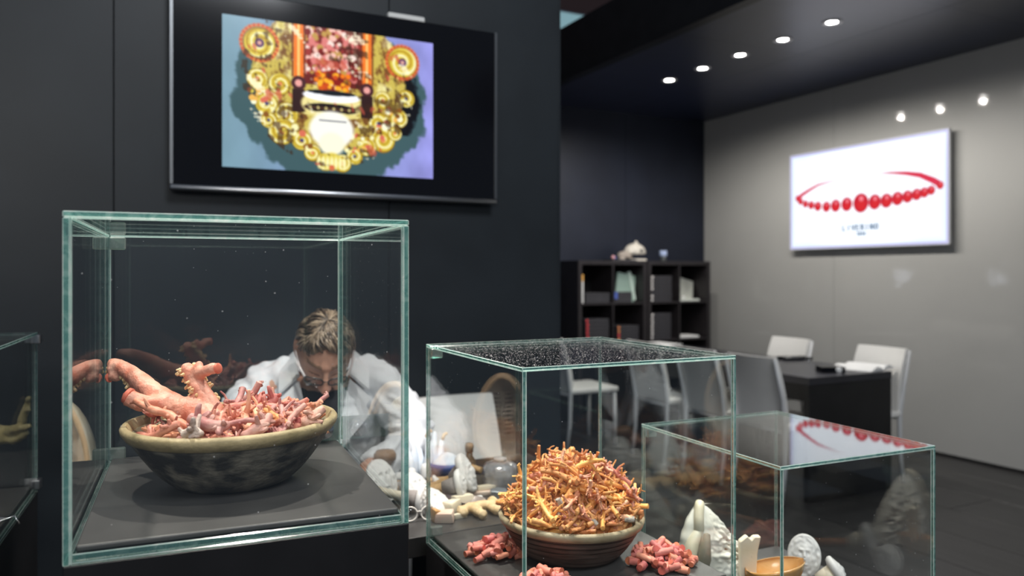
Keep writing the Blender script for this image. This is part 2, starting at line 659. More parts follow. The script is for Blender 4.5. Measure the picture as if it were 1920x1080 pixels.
# the shadow that the ornament casts on its backdrop
rr = np.hypot((P.x - .50) * P.a / .69, (P.y - .48) / .60) + .06 * n2
P.put(((1 - rr) / .03), (.26, .37, .39))
P.put(np.clip((.86 - np.hypot((P.x - .53) * P.a / .68, (P.y - .44) / .56) + .06 * n2) / .03, 0, 1) * (P.y < .70), (.02, .03, .06))
gold, cream, amber, brown = (.88, .80, .32), (.97, .95, .72), (.92, .52, .22), (.30, .12, .06)
# body of the ornament
rb = np.hypot((P.x - .49) * P.a / .54, (P.y - .34) / .50) + .03 * n3
P.put((1 - rb) / .03, (.80, .72, .34))
P.put(np.clip(n3 * 1.6, 0, .75) * (rb < 1), (.36, .17, .07))
P.put(np.clip(n2 * 1.4 - .25, 0, .8) * (rb < 1), cream)
rs = np.random.RandomState(4)
# scrolls down both sides to the foot
U = [(.16, .16, .10), (.84, .17, .105), (.15, .40, .065), (.86, .43, .06), (.25, .42, .07), (.74, .46, .06), (.19, .56, .07), (.82, .58, .065),
     (.28, .62, .075), (.72, .63, .075), (.26, .74, .085), (.74, .745, .085), (.35, .79, .065), (.66, .80, .065), (.40, .87, .055), (.60, .875, .055),
     (.46, .925, .06), (.54, .93, .06), (.20, .67, .05), (.80, .69, .05)]
for k, (x, y, r) in enumerate(U):
    P.disc(x, y, r * 1.06, (.55, .42, .10), .012)
    P.spiral(x, y, r, [gold, cream, gold, (.74, .60, .14)], 1.7, k * 1.1, 1 if x < .5 else -1)
    P.disc(x, y, r * .22, (.88, .55, .35) if k % 3 else (.30, .28, .45))
for x, y in ((.16, .16), (.84, .17)):
    P.put(1 - np.abs(P.d(x, y) - .118) / .016, amber)
    P.put((.5 + .5 * np.sin(np.arctan2(P.y - y, (P.x - x) * P.a) * 26)) * (np.abs(P.d(x, y) - .118) < .012), (.80, .33, .20))
    P.disc(x, y, .03, (.35, .20, .40)); P.disc(x, y, .014, (.85, .65, .6))
for _ in range(90):
    a = rs.uniform(.05 * PI, .95 * PI); r = rs.uniform(.80, 1.03)
    P.disc(.49 + math.cos(a) * r * .56 / 1.467, .33 + math.sin(a) * r * .52, rs.uniform(.010, .024),
           [gold, cream, (.93, .72, .35), (.85, .45, .35), (.55, .35, .12), (.98, .98, .85)][rs.randint(6)])
# niche with red and white branches, orange ground
P.rect(.355, -.02, .645, .40, (.42, .12, .10))
for _ in range(230):
    P.disc(rs.uniform(.36, .64), rs.uniform(0, .34), rs.uniform(.010, .026), [(.86, .50, .48), (.97, .88, .84), (.62, .20, .18), (.95, .75, .70), (.50, .08, .06), (.75, .6, .3)][rs.randint(6)], .01)
P.disc(.49, .36, .10, (.55, .10, .03), .02, .07)
for _ in range(40):
    P.disc(rs.uniform(.41, .57), rs.uniform(.31, .42), .016, [(.95, .50, .05), (.80, .30, .05), (.98, .70, .15)][rs.randint(3)], .01)
for x in (.335, .66):
    P.rect(x - .022, -.02, x + .022, .36, (.95, .48, .14)); P.rect(x - .006, -.02, x + .006, .36, (1, .78, .45))
    P.rect(x - .032, -.02, x - .024, .36, (.45, .18, .06)); P.rect(x + .024, -.02, x + .032, .36, (.45, .18, .06))
    P.disc(x, .40, .05, (.30, .14, .16)); P.disc(x, .40, .024, (.92, .65, .62))
    P.rect(x - .03, .44, x + .03, .60, (.20, .10, .09))
P.disc(.49, .53, .21, (.93, .88, .60), .02, .10)
P.disc(.49, .47, .20, (.97, .98, 1), .02, .04)
P.disc(.49, .445, .17, (.06, .08, .12), .02, .018)
P.disc(.49, .555, .19, (.12, .07, .06), .02, .036)
for k in range(14):
    P.disc(.37 + k * .0185, .555, .011, (.75, .68, .45) if k % 2 else (.30, .18, .12))
P.disc(.49, .60, .2, (.90, .84, .52), .02, .02)
# pale face plate and foot
P.disc(.49, .70, .155, (.97, .97, .93), .03, .13)
P.disc(.49, .80, .09, (.97, .96, .86), .03, .08)
P.rect(.43, .635, .56, .645, (.45, .45, .5))
P.disc(.49, .92, .07, gold, .02, .06)
for k in range(-3, 4):
    P.disc(.49 + k * .02, .93, .012, cream, .01, .04)
P.disc(.49, .965, .02, (.85, .45, .3))
# deep undercuts between the scrolls, then glints
inn = np.hypot((P.x - .49) * P.a / .60, (P.y - .36) / .60) < 1
cut_ = np.clip((fnoise(P, 26, 31) - .35) * 4, 0, .62) * inn * (np.hypot((P.x - .49) * P.a / .20, (P.y - .72) / .15) > 1) * (P.d(.49, .5) > .16)
P.put(cut_, (.24, .14, .07))
P.put(np.clip((fnoise(P, 30, 32) - .55) * 4, 0, .8) * inn, (1, .98, .86))
P.put(np.clip((fnoise(P, 22, 33) - .62) * 4, 0, .7) * inn * (np.hypot((P.x - .49) * P.a / .22, (P.y - .72) / .16) > 1), (.80, .36, .28))
P.img = np.clip((P.img - .03) * 1.03, 0, 1)

M_SILVER2 = mat('dark_silver_frame', (.20, .21, .22), .35, .5, metal=1)
tv = thing('wall_screen', 'black flat television with a gilded ornament picture on the dark wall', 'television', (.782, TY - .045, 2.018))
TWd, TH = 1.262, .716
bx((-TWd / 2, -.018, -TH / 2), (TWd / 2, .018, TH / 2)).build('housing', M_TVBLACK, tv, smooth=False, bevel=.003)
for x in (-TWd / 2 - .006, TWd / 2 - .004):
    bx((x, -.022, -TH / 2 + .009), (x + .010, .016, TH / 2)).build('side_bar', M_SILVER2, tv, smooth=False)
bx((-TWd / 2 - .006, -.026, -TH / 2 - .012), (TWd / 2 + .006, .016, -TH / 2 + .008)).build('bottom_bar', M_SILVER, tv, bevel=.003, angle=50)
bx((-.30, .018, -.22), (.30, .045, .22)).build('wall_mount', M_BLACK, tv, smooth=False)
bx((.16, -.016, TH / 2 - .002), (.315, .012, TH / 2 + .02)).build('top_clip', mat('bright_clip', (.85, .85, .82), .3), tv, smooth=False, bevel=.004)
M_SCR1 = attr_mat('ornament_picture', 'col', 1.12, .2)
o = link('picture', raster_mesh('picture', P.img, .811, .553, M_SCR1), tv, (-.058, -.0195, -.002))

# second screen: a coral bead necklace and lettering on white
P2 = Paint(230, 408, 1.777)
P2.img[:] = (.905, .94, .985)
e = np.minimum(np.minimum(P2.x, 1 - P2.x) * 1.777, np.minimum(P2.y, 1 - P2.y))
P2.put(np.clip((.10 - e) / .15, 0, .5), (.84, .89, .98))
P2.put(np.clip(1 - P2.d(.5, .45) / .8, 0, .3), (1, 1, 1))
P2.put((e < .022) * 1., (.79, .79, .95))  # lavender brightness of the lit white frame, painted into the glowing picture
def cord(lst):
    for (x0, y0, r0, f0), (x1, y1, r1, f1) in zip(lst, lst[1:]):
        for k in range(12):
            t_ = k / 12
            f_ = f0 + (f1 - f0) * t_
            P2.put(np.clip(((r0 + (r1 - r0) * t_) * 1.5 - P2.d(x0 + (x1 - x0) * t_, y0 + (y1 - y0) * t_)) / .006 + .5, 0, 1) * f_, (.86, .10 + .20 * (1 - f_), .27 + .1 * (1 - f_)))


cord([(.560, .308, .004, 0), (.626, .310, .006, .12), (.692, .320, .009, .35), (.772, .341, .012, .7), (.848, .373, .015, .95), (.918, .434, .018, 1), (.945, .465, .018, .7)])
cord([(.430, .318, .004, 0), (.342, .318, .005, .10), (.275, .329, .006, .25), (.207, .344, .008, .45), (.147, .383, .010, .65), (.085, .430, .012, .85), (.058, .47, .014, 1)])
for x, y, r in [(.955, .483, .026), (.056, .460, .024), (.077, .495, .026), (.908, .520, .030), (.114, .527, .028), (.157, .546, .031), (.871, .534, .034), (.205, .565, .036), (.829, .545, .039),
                (.266, .578, .039), (.778, .556, .042), (.330, .576, .046), (.720, .565, .047), (.405, .573, .051), (.655, .575, .050), (.584, .576, .054), (.497, .573, .070)]:
    r *= 1.22
    P2.disc(x, y, r, (.80, .06, .17), .012, r * 1.08)
    P2.disc(x + .002, y + r * .25, r * .6, (.86, .12, .16), .02)
    P2.disc(x + .003, y - r * .5, r * .30, (1, .55, .60), .02)
# lettering
GL = {'L': [[(0, 0), (0, 1), (.6, 1)]], 'I': [[(.3, 0), (.3, 1)]], 'V': [[(0, 0), (.35, 1), (.7, 0)]], 'E': [[(.6, 0), (0, 0), (0, 1), (.6, 1)], [(0, .5), (.5, .5)]],
      'R': [[(0, 1), (0, 0), (.5, 0), (.6, .25), (.5, .5), (0, .5)], [(.3, .5), (.65, 1)]], 'N': [[(0, 1), (0, 0), (.65, 1), (.65, 0)]],
      'O': [[(.35, 0), (.05, .2), (0, .5), (.05, .8), (.35, 1), (.65, .8), (.7, .5), (.65, .2), (.35, 0)]],
      '1': [[(.15, .2), (.35, 0), (.35, 1)]], '8': [[(.3, 0), (.1, .2), (.3, .45), (.5, .2), (.3, 0)], [(.3, .45), (.05, .75), (.3, 1), (.55, .75), (.3, .45)]],
      '9': [[(.5, .3), (.3, .5), (.1, .25), (.3, 0), (.5, .25), (.4, 1)]], '4': [[(.45, 1), (.45, 0), (0, .65), (.6, .65)]]}


def write(Pn, txt, x, y, h, adv, r, col):
    for ch in txt:
        for st in GL.get(ch, []):
            pl = [(x + p[0] * h / Pn.a, y + p[1] * h) for p in st]
            for q0, q1 in zip(pl, pl[1:]):          # upright strokes are the heavier ones
                Pn.line([q0, q1], r * (1.35 if abs(q1[1] - q0[1]) > abs(q1[0] - q0[0]) else .85), col, .006)
        x += adv


write(P2, 'LIVERINO', .379, .785, .048, .0295, .0046, (.30, .43, .56))
write(P2, '1894', .470, .858, .030, .0155, .0038, (.38, .50, .62))
ps = thing('wall_screen', 'white television showing a red bead necklace on the grey wall', 'television', (WX - .05, 4.365, 1.993), -PI / 2)
SW, SH = 1.506, .845
bx((-SW / 2, -.012, -SH / 2), (SW / 2, .018, SH / 2)).build('housing', M_WHITEMET, ps, smooth=False, bevel=.003)
bx((-.35, .018, -.25), (.35, .05, .25)).build('wall_mount', M_BLACK, ps, smooth=False)
fr = MB()
for a, b in (((-SW / 2 - .004, -.017, -SH / 2 - .004), (SW / 2 + .004, -.010, -SH / 2 + .003)), ((-SW / 2 - .004, -.017, SH / 2 - .003), (SW / 2 + .004, -.010, SH / 2 + .004)),
             ((-SW / 2 - .004, -.017, -SH / 2), (-SW / 2 + .003, -.010, SH / 2)), ((SW / 2 - .003, -.017, -SH / 2), (SW / 2 + .004, -.010, SH / 2))):
    fr.box(a, b)
fr.build('bezel_frame', M_WHITEMET, ps, smooth=False)
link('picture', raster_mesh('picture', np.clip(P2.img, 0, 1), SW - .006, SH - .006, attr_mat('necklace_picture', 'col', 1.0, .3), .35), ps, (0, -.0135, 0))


# glowing script on the back wall beyond the dark wall's edge; the grey wall mirrors it
M_SCRIPT = emit_mat('script_white', (.80, .86, 1), 5)


def script_word(label, x0, z0, sc, strokes):
    t = thing('wall_script', label, 'sign', (x0, BY - .02, z0))
    for st in strokes:
        pts = [Vector((-p[0] * sc, 0, p[1] * sc)) for p in st]
        out = []
        for i in range(len(pts) - 1):
            p0, p1, p2, p3 = pts[max(0, i - 1)], pts[i], pts[i + 1], pts[min(len(pts) - 1, i + 2)]
            for k in range(5):
                q = k / 5
                out.append(.5 * ((2 * p1) + (p2 - p0) * q + (2 * p0 - 5 * p1 + 4 * p2 - p3) * q * q + (3 * p1 - p0 - 3 * p2 + p3) * q ** 3))
        out.append(pts[-1])
        MB().tube(out, .011, 8).build('letter_stroke', M_SCRIPT, t)


script_word('white glowing script on the back wall, mirrored as g and e in the grey wall', 2.50, 1.20, .20,
            [[(.55, .95), (.2, 1), (.1, .6), (.35, .4), (.6, .9), (.5, .2), (.3, 0), (.15, .1)], [(.8, .3), (1.1, .7), (1.0, 1.0), (.85, .7), (.95, .35), (1.3, .45), (1.55, .95)]])
script_word('white glowing script on the back wall, mirrored as U and e in the grey wall', .60, 1.18, .24,
            [[(.0, 1.0), (.05, .35), (.3, .1), (.55, .4), (.6, .95)], [(.6, .4), (.85, .3), (1.0, .6), (.85, .65), (.8, .35), (1.0, .2), (1.25, .35)], [(1.3, .6), (1.3, .25), (1.45, .35)], [(1.36, 1.2), (1.37, 1.3)]])


# ------------------------------------------------------------------ cube shelves against the back wall
def cube_shelf(x0, label):
    t = thing('cube_shelf', label, 'shelf', (x0, BY - .40, 0), 0, 'dark cube shelves on the back wall')
    W_, H_, D_ = .755, 1.475, .39
    zs = [.0, .36, .718, 1.077, 1.437]
    for x in (0, W_ - .038):
        bx((x, 0, 0), (x + .038, D_, H_)).build('side_panel', M_SHELF, t, smooth=False, bevel=.001)
    bx((.038, .0005, H_ - .038), (W_ - .038, D_, H_)).build('top_panel', M_SHELF, t, smooth=False, bevel=.001)
    bx((.038, .0005, 0), (W_ - .038, D_, .038)).build('bottom_panel', M_SHELF, t, smooth=False)
    for z in zs[1:4]:
        bx((.038, .003, z - .008), (W_ - .038, D_ - .01, z + .008)).build('shelf_board', M_SHELF, t, smooth=False)
    bx((W_ / 2 - .008, .004, .038), (W_ / 2 + .008, D_ - .01, H_ - .038)).build('divider', M_SHELF, t, smooth=False)
    bx((.038, D_ - .01, .038), (W_ - .038, D_, H_ - .038)).build('back_panel', M_SHELFDARK, t, smooth=False)
    return t


cube_shelf(3.66, 'black cube shelf, the left unit, with white round thing on its corner')
cube_shelf(4.43, 'black cube shelf, the right unit, against the grey wall')
SF = BY - .40
r1, r2 = 1.085, .726
M_BOX = mat('dark_box_card', (.045, .044, .050), .6, .3, var=.1)
M_LABW = mat('label_white', (.85, .82, .8), .5)
M_LABR = mat('label_red', (.75, .05, .06), .5)
M_LABO = mat('label_orange', (.85, .30, .10), .5)
M_LABB = mat('label_blue', (.08, .13, .45), .5)


def box_stack(x0, x1, z0, hs, lm, lab, grp, gaps=()):
    z = z0
    n = len(hs)
    for k, h in enumerate(hs):
        if k in gaps:
            pass
        t = thing('jewel_box', '%s dark flat box in %s' % ('lowest' if k == 0 else 'topmost' if k == n - 1 else ['', 'second', 'third', 'fourth', 'fifth', 'sixth'][k] + ' from bottom', lab), 'box',
                  ((x0 + x1) / 2 + rnd.uniform(-.003, .003), SF + .19, z), rnd.uniform(-.01, .01), grp)
        W_ = (x1 - x0) / 2
        bx((-W_, -.16, 0.0005), (W_, .16, h - .003)).build('tray', M_BOX, t, smooth=False, bevel=.002)
        if k not in gaps:
            l_ = MB().lathe([(0, 0), (.012, 0), (.014, .002), (.006, .003), (.006, .0015), (0, .0015)], 14,
                            M=Matrix.Translation((-W_ + .018, -.1615, h / 2)) @ Matrix.Rotation(PI / 2, 4, 'X'))
            l_.build('label_disc', lm[k % len(lm)], t)
        z += h


# left unit: first column x 3.70-4.03, second 4.045-4.375; right unit 4.47-4.80, 4.815-5.145
bk = thing('binder', 'slim white and yellow binder at the left end of the upper shelf', 'binder', (3.715, SF + .02, r1))
bx((-.012, 0, 0), (.012, .24, .20)).build('cover', M_PAPER, bk, smooth=False, bevel=.003)
bx((-.0125, -.001, .20), (.0125, .24, .26)).build('spine_top', mat('binder_yellow', (.85, .45, .10), .5), bk, smooth=False, bevel=.003)
t = thing('storage_box', 'low dark grey box beside the slim binder on upper shelf', 'box', (3.88, SF + .17, r1))
bx((-.13, -.15, 0), (.13, .15, .085)).build('box_body', M_BOX, t, smooth=False, bevel=.003)
bx((-.132, -.152, .07), (.132, .152, .092)).build('lid', M_BOX, t, smooth=False, bevel=.003)
t = thing('picture_board', 'pale green board leaning against the divider in the left cube shelf', 'board', (4.24, SF + .12, r1))
MB().box((-.11, -.01, 0), (.10, .01, .27), M=Matrix.Rotation(.18, 4, 'Y') @ Matrix.Rotation(-.1, 4, 'X')).build('face', mat('pale_green_card', (.30, .42, .36), .4), t, smooth=False)
MB().box((.10, -.016, 0), (.128, .016, .275), M=Matrix.Rotation(-.16, 4, 'Y') @ Matrix.Rotation(-.1, 4, 'X')).build('edge_strip', mat('pale_green_edge', (.62, .75, .68), .4), t, smooth=False)
t = thing('storage_box', 'small dark box with a blue tab before the pale green board', 'box', (4.17, SF + .06, r1))
bx((-.105, -.04, 0), (.09, .04, .10)).build('box_body', M_BOX, t, smooth=False, bevel=.003)
bx((-.108, -.044, .035), (-.075, -.039, .10)).build('tab', M_LABB, t, smooth=False)
box_stack(4.482, 4.735, r1, [.036] * 7, [M_LABW], 'the white-disc stack, upper shelf of the right unit', 'boxes stacked with white discs, upper shelf', (2,))
t = thing('display_tray', 'white jewellery tray propped open on the right upper shelf', 'tray', (4.975, SF + .10, r1))
MB().box((-.14, -.07, 0), (.10, .13, .022)).build('base_tray', mat('tray_pale', (.70, .74, .68), .5), t, smooth=False, bevel=.003)
MB().box((-.12, -.008, 0), (.12, .008, .215), M=Matrix.Translation((.0, .06, .018)) @ Matrix.Rotation(.25, 4, 'Y') @ Matrix.Rotation(-.25, 4, 'X')).build('raised_lid', mat('tray_lid', (.62, .64, .58), .5, col2=(.35, .36, .33), vscale=6), t, smooth=False, bevel=.003)
MB().ell((-.06, -.02, .035), (.018, .018, .016)).build('ring_stand', M_PAPER, t)
box_stack(3.755, 4.01, r2, [.036] * 6, [M_LABR], 'the red-disc stack of the left shelf unit', 'boxes stacked with red discs', ())
box_stack(4.10, 4.345, r2, [.036] * 4, [M_LABO, M_LABR, M_LABO, M_LABO], 'the orange-disc stack beside the red-disc stack', 'boxes stacked with orange discs', ())
box_stack(4.482, 4.725, r2, [.036] * 7, [M_LABW], 'the white-disc stack, second shelf of the right unit', 'boxes stacked with white discs, second shelf', ())
t = thing('paper_pad', 'thin white pad of paper lying on the right second shelf', 'paper', (4.96, SF + .14, r2))
bx((-.12, -.10, 0), (.12, .10, .022)).build('sheets', M_PAPER, t, smooth=False, bevel=.004)

# on top of the shelves
TOPZ = 1.475
t = thing('shell_ornament', 'white domed shell with a dark hole on top of the cube shelves', 'ornament', (4.36, SF + .16, TOPZ))


def shellfn(p, q):
    q.z = max(q.z, -.02)
    return q * (1 + .10 * math.sin(9 * math.atan2(p.y, p.x)) * (1 - abs(p.z)))


m_shell = mat('chalk_white_shell', (.78, .73, .64), .5, var=.15, vscale=25, bump=.3, bscale=40)
MB().ell((.03, 0, .085), (.105, .085, .085), 28, 14, fn=shellfn).ell((.045, 0, .165), (.02, .02, .03)).build('dome', m_shell, t)
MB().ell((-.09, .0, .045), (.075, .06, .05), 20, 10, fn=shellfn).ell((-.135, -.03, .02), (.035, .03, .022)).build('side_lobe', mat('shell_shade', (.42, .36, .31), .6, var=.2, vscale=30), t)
MB().lathe([(0, -.001), (.014, 0), (.014, .006), (0, .006)], 14, M=Matrix.Translation((.045, -.088, .10)) @ Matrix.Rotation(PI / 2, 4, 'X')).build('hole', M_JOINT, t)
bx((-.05, -.085, 0), (.11, .06, .02)).build('foot', m_shell, t, smooth=False, bevel=.008, seg=2)
t = thing('jar', 'small jar with pale blue cap on top of the right cube shelf', 'jar', (4.70, SF + .12, TOPZ))
MB().lathe([(0, 0), (.026, 0), (.028, .005), (.028, .045), (.022, .05), (0, .05)], 20).build('jar_body', mat('smoky_jar', (.08, .09, .09), .15), t)
MB().lathe([(0, .05), (.034, .05), (.036, .055), (.036, .098), (.032, .103), (0, .103)], 20).build('cap', mat('pale_blue_cap', (.45, .55, .80), .4), t)
t = thing('bead', 'pink bead on a thin dark book above the left shelf unit', 'bead', (4.06, SF + .04, TOPZ + .012))
MB().ell((0, 0, .018), (.018, .018, .018)).build('ball', mat('pink_bead', (.80, .40, .42), .3), t)
MB().tube([(.012, 0, .018), (.035, 0, .014)], [.012, .009]).build('clasp', M_LABB, t)
t = thing('thin_book', 'thin dark book lying under the pink bead on the shelf top', 'book', (4.17, SF + .08, TOPZ))
bx((-.14, -.07, 0), (.14, .09, .003)).box((-.14, -.07, .009), (.14, .09, .012)).box((-.14, .085, 0), (.14, .09, .012)).build('cover', M_BOX, t, smooth=False)
bx((-.135, -.066, .003), (.135, .085, .009)).build('pages', mat('grey_pages', (.2, .2, .22), .7), t, smooth=False)

# ------------------------------------------------------------------ conference table and white chairs
X0, X1, Y0, Y1, TZ = 3.594, 4.315, 3.27, 5.62, .74
t = thing('conference_table', 'long black conference table with slab ends beneath the booth downlights', 'table', ((X0 + X1) / 2, (Y0 + Y1) / 2, 0))
hw, hl = (X1 - X0) / 2, (Y1 - Y0) / 2
bx((-hw, -hl, TZ - .045), (hw, hl, TZ)).build('tabletop', M_TABLE, t, smooth=False, bevel=.002)
for y in (-hl + .003, hl - .048):
    bx((-hw + .002, y, 0), (hw - .002, y + .045, TZ - .045)).build('end_slab', M_BLACK, t, smooth=False, bevel=.002)
for x in (-hw + .03, hw - .055):
    bx((x, -hl + .05, TZ - .15), (x + .025, hl - .05, TZ - .045)).build('apron', M_BLACK, t, smooth=False)


def make_chair(label, loc, rz):
    """Faces local -y: slim upholstered shell on four straight legs."""
    t = thing('dining_chair', label, 'chair', loc, rz, 'white chairs in the booth')
    seat = MB().box((-.215, -.23, .425), (.215, .20, .465))
    seat.build('seat', M_WHITEPL, t, bevel=.014, seg=3, angle=50)
    # backrest: curved slab rising from the seat and leaning back
    nx, nz = 9, 9
    front, back = [], []
    for j in range(nz):
        s_ = j / (nz - 1)
        z = .43 + s_ * .43
        y = .185 + .02 * s_ + .085 * s_ ** 2
        hw_ = .205 - .012 * s_
        for i in range(nx):
            a = i / (nx - 1) * 2 - 1
            yy = y - .022 * a * a * (.3 + .7 * s_)
            front.append((a * hw_, yy, z)); back.append((a * hw_, yy + .022, z))
    fs = []
    n0 = nx * nz
    for j in range(nz - 1):
        for i in range(nx - 1):
            q = j * nx + i
            fs.append((q, q + 1, q + nx + 1, q + nx)); fs.append((n0 + q, n0 + q + nx, n0 + q + nx + 1, n0 + q + 1))
    for i in range(nx - 1):
        fs.append((i, n0 + i, n0 + i + 1, i + 1)); k = (nz - 1) * nx + i
        fs.append((k, k + 1, n0 + k + 1, n0 + k))
    for j in range(nz - 1):
        a = j * nx; fs.append((a, a + nx, n0 + a + nx, n0 + a)); b = a + nx - 1
        fs.append((b, n0 + b, n0 + b + nx, b + nx))
    MB().add(front + back, fs).build('backrest', M_WHITEPL, t, angle=50)
    for sx in (-1, 1):
        MB().tube([(sx * .19, -.205, .43), (sx * .195, -.21, 0)], [.015, .012], 8).build('leg', M_WHITEMET, t)
        MB().tube([(sx * .200, .295, .85), (sx * .205, .235, .62), (sx * .198, .205, .44), (sx * .198, .21, .2), (sx * .198, .235, 0)], [.009, .012, .016, .014, .012], 8).build('leg', M_WHITEMET, t)
    for y in (-.205, .20):
        MB().tube([(-.19, y, .415), (.19, y, .415)], .009, 6).build('seat_rail', M_WHITEMET, t)
    return t


ch = make_chair('white chair against the dark wall behind the right end of the workbench', (1.175, 2.61, 0), .04)
copy_tree(ch, 'white chair seen side-on past the dark wall edge, only its seat and legs showing', loc=(3.27, 5.30, 0), rz=PI / 2)
copy_tree(ch, 'white chair with its back to us at the table, farthest from the black end slab', loc=(3.66, 4.60, 0), rz=PI / 2 - .04)
copy_tree(ch, 'white chair with its back to us at the table, middle one of three', loc=(3.67, 4.03, 0), rz=PI / 2 - .03)
copy_tree(ch, 'white chair with its back to us at the table, nearest the black end slab', loc=(3.67, 3.54, 0), rz=PI / 2 + .03)
copy_tree(ch, 'white chair on the grey wall side of the table, behind the small black tray', loc=(4.30, 4.36, 0), rz=-PI / 2 - .06)
copy_tree(ch, 'white chair on the grey wall side of the table, behind the open magazine', loc=(4.30, 3.56, 0), rz=-PI / 2 - .06)

# things on the table
t = thing('papers', 'white sheets and a folder spread on the far end of the table', 'papers', (3.98, 5.28, TZ))
for k, (dx, dy, a) in enumerate(((-.16, .10, .2), (.02, -.06, -.3), (.18, .12, .1), (-.05, -.2, .5))):
    MB().box((-.105, -.148, .0 + k * .004), (.105, .148, .0035 + k * .004), M=Matrix.Translation((dx, dy, 0)) @ Matrix.Rotation(a, 4, 'Z')).build('sheet', M_PAPER, t, smooth=False)
p = ray_at(1618, 690, TZ)
t = thing('open_magazine', 'open white magazine on the near table corner beside the black case', 'magazine', (p.x, p.y, TZ), .25)
for sgn in (-1, 1):
    vs = []
    for i in range(7):
        x = sgn * i / 6 * .19
        z = .004 + .022 * math.sin(min(1, i / 6 * 1.25) * PI) * (1 if i < 6 else .3)
        vs += [(x, -.13, z), (x, .13, z), (x, .13, 0), (x, -.13, 0)]
    fs = []
    for i in range(6):
        a, b = i * 4, i * 4 + 4
        fs += [(a, b, b + 1, a + 1), (a + 3, a + 2, b + 2, b + 3), (a, a + 3, b + 3, b), (a + 1, b + 1, b + 2, a + 2)]
    fs += [(0, 1, 2, 3), (24, 27, 26, 25)]
    MB().add(vs, fs).build('page_block', M_PAPER, t, angle=40)
p = ray_at(1557, 697, TZ)
t = thing('instrument_case', 'flat black case with a round white dial on the table near corner', 'case', (p.x, p.y, TZ), -.45)
bx((-.075, -.05, 0), (.075, .05, .022)).build('case_body', M_TVBLACK, t, smooth=False, bevel=.004)
bx((-.076, -.051, .0225), (.076, .051, .034)).build('lid', M_TVBLACK, t, smooth=False, bevel=.004)
MB().lathe([(0, 0), (.018, 0), (.02, .006), (.016, .012), (0, .013)], 18, M=Matrix.Translation((.03, -.051, .017)) @ Matrix.Rotation(PI / 2, 4, 'X')).build('dial', M_PAPER, t)
p = ray_at(1490, 674, TZ)
t = thing('pen_tray', 'small black tray on the table in front of the farther wall-side chair', 'tray', (p.x, p.y, TZ), -.3)
bx((-.11, -.05, 0), (.11, .05, .008)).box((-.11, -.05, .008), (.11, -.042, .02)).box((-.11, .042, .008), (.11, .05, .02)).build('tray_body', M_TVBLACK, t, smooth=False)
MB().tube([(-.08, 0, .013), (.07, .01, .013)], .005, 8).build('pen', M_SILVER, t)
# ------------------------------------------------------------------ glass display cases on plinths
def glass_case(label, x0, x1, y0, y1, z0, z1, t=.006, dusty=False, clips=()):
    g = thing('glass_case', label, 'display case', ((x0 + x1) / 2, (y0 + y1) / 2, z0), 0, 'glass display cases')
    hx, hy, h = (x1 - x0) / 2, (y1 - y0) / 2, z1 - z0

    def pane(a, b, axis, name='pane', m=M_PANE):
        mb = MB().box(a, b)
        fm = {0: (3, 5), 1: (2, 4), 2: (0, 1)}[axis]
        for k in range(6):
            mb.mi[k] = 0 if k in fm else 1
        mb.build(name, [m, M_EDGE, M_ARRIS], g, smooth=False, bevel=.0012, bevel_mi=2)
    e = .0004
    zt = h - t
    pane((-hx, -hy, zt + e), (hx, hy, h), 2, 'pane', M_PANE_DUSTY if dusty else M_PANE)
    pane((-hx, -hy, 0), (-hx + t, hy, zt), 0)
    pane((hx - t, -hy, 0), (hx, hy, zt), 0)
    pane((-hx + t + e, -hy, 0), (hx - t - e, -hy + t, zt), 1)
    pane((-hx + t + e, hy - t, 0), (hx - t - e, hy, zt), 1)
    # glass floor, black board on it
    pane((-hx + t + e, -hy + t + e, .0), (hx - t - e, hy - t - e, .011), 2, 'glass_floor')
    for c in clips:
        x, y, z = c
        s_ = MB()
        X, Y, Zc = x * (hx - t), y * (hy - t), (.016 if z < 0 else zt - .002)
        s_.box((X - .026 * (x > 0), Y - .012 * (y > 0) - .0 * y, Zc - .0 if z < 0 else Zc - .022), (X + .026 * (x < 0), Y + .012 * (y < 0), Zc + .022 if z < 0 else Zc))
        s_.build('corner_clip', M_CLIP, g, smooth=False, bevel=.002)
    return g


def plinth(label, x0, x1, y0, y1, z):
    t = thing('plinth', label, 'plinth', ((x0 + x1) / 2, (y0 + y1) / 2, 0), 0, 'black display plinths')
    hx, hy = (x1 - x0) / 2, (y1 - y0) / 2
    bx((-hx, -hy, .06), (hx, hy, z)).build('body', M_BLACK, t, smooth=False, bevel=.0015)
    bx((-hx + .02, -hy + .02, 0), (hx - .02, hy - .02, .06)).build('recessed_foot', M_JOINT, t, smooth=False)
    return t


def platform(label, x0, x1, y0, y1, z, h=.009):
    o = bx((-(x1 - x0) / 2, -(y1 - y0) / 2, 0), ((x1 - x0) / 2, (y1 - y0) / 2, h)).build('display_board', M_PLATFORM, None, bevel=.003, seg=3, angle=60)
    o.location = ((x0 + x1) / 2, (y0 + y1) / 2, z)
    return tag(o, label, 'board', 'black boards inside the glass cases')


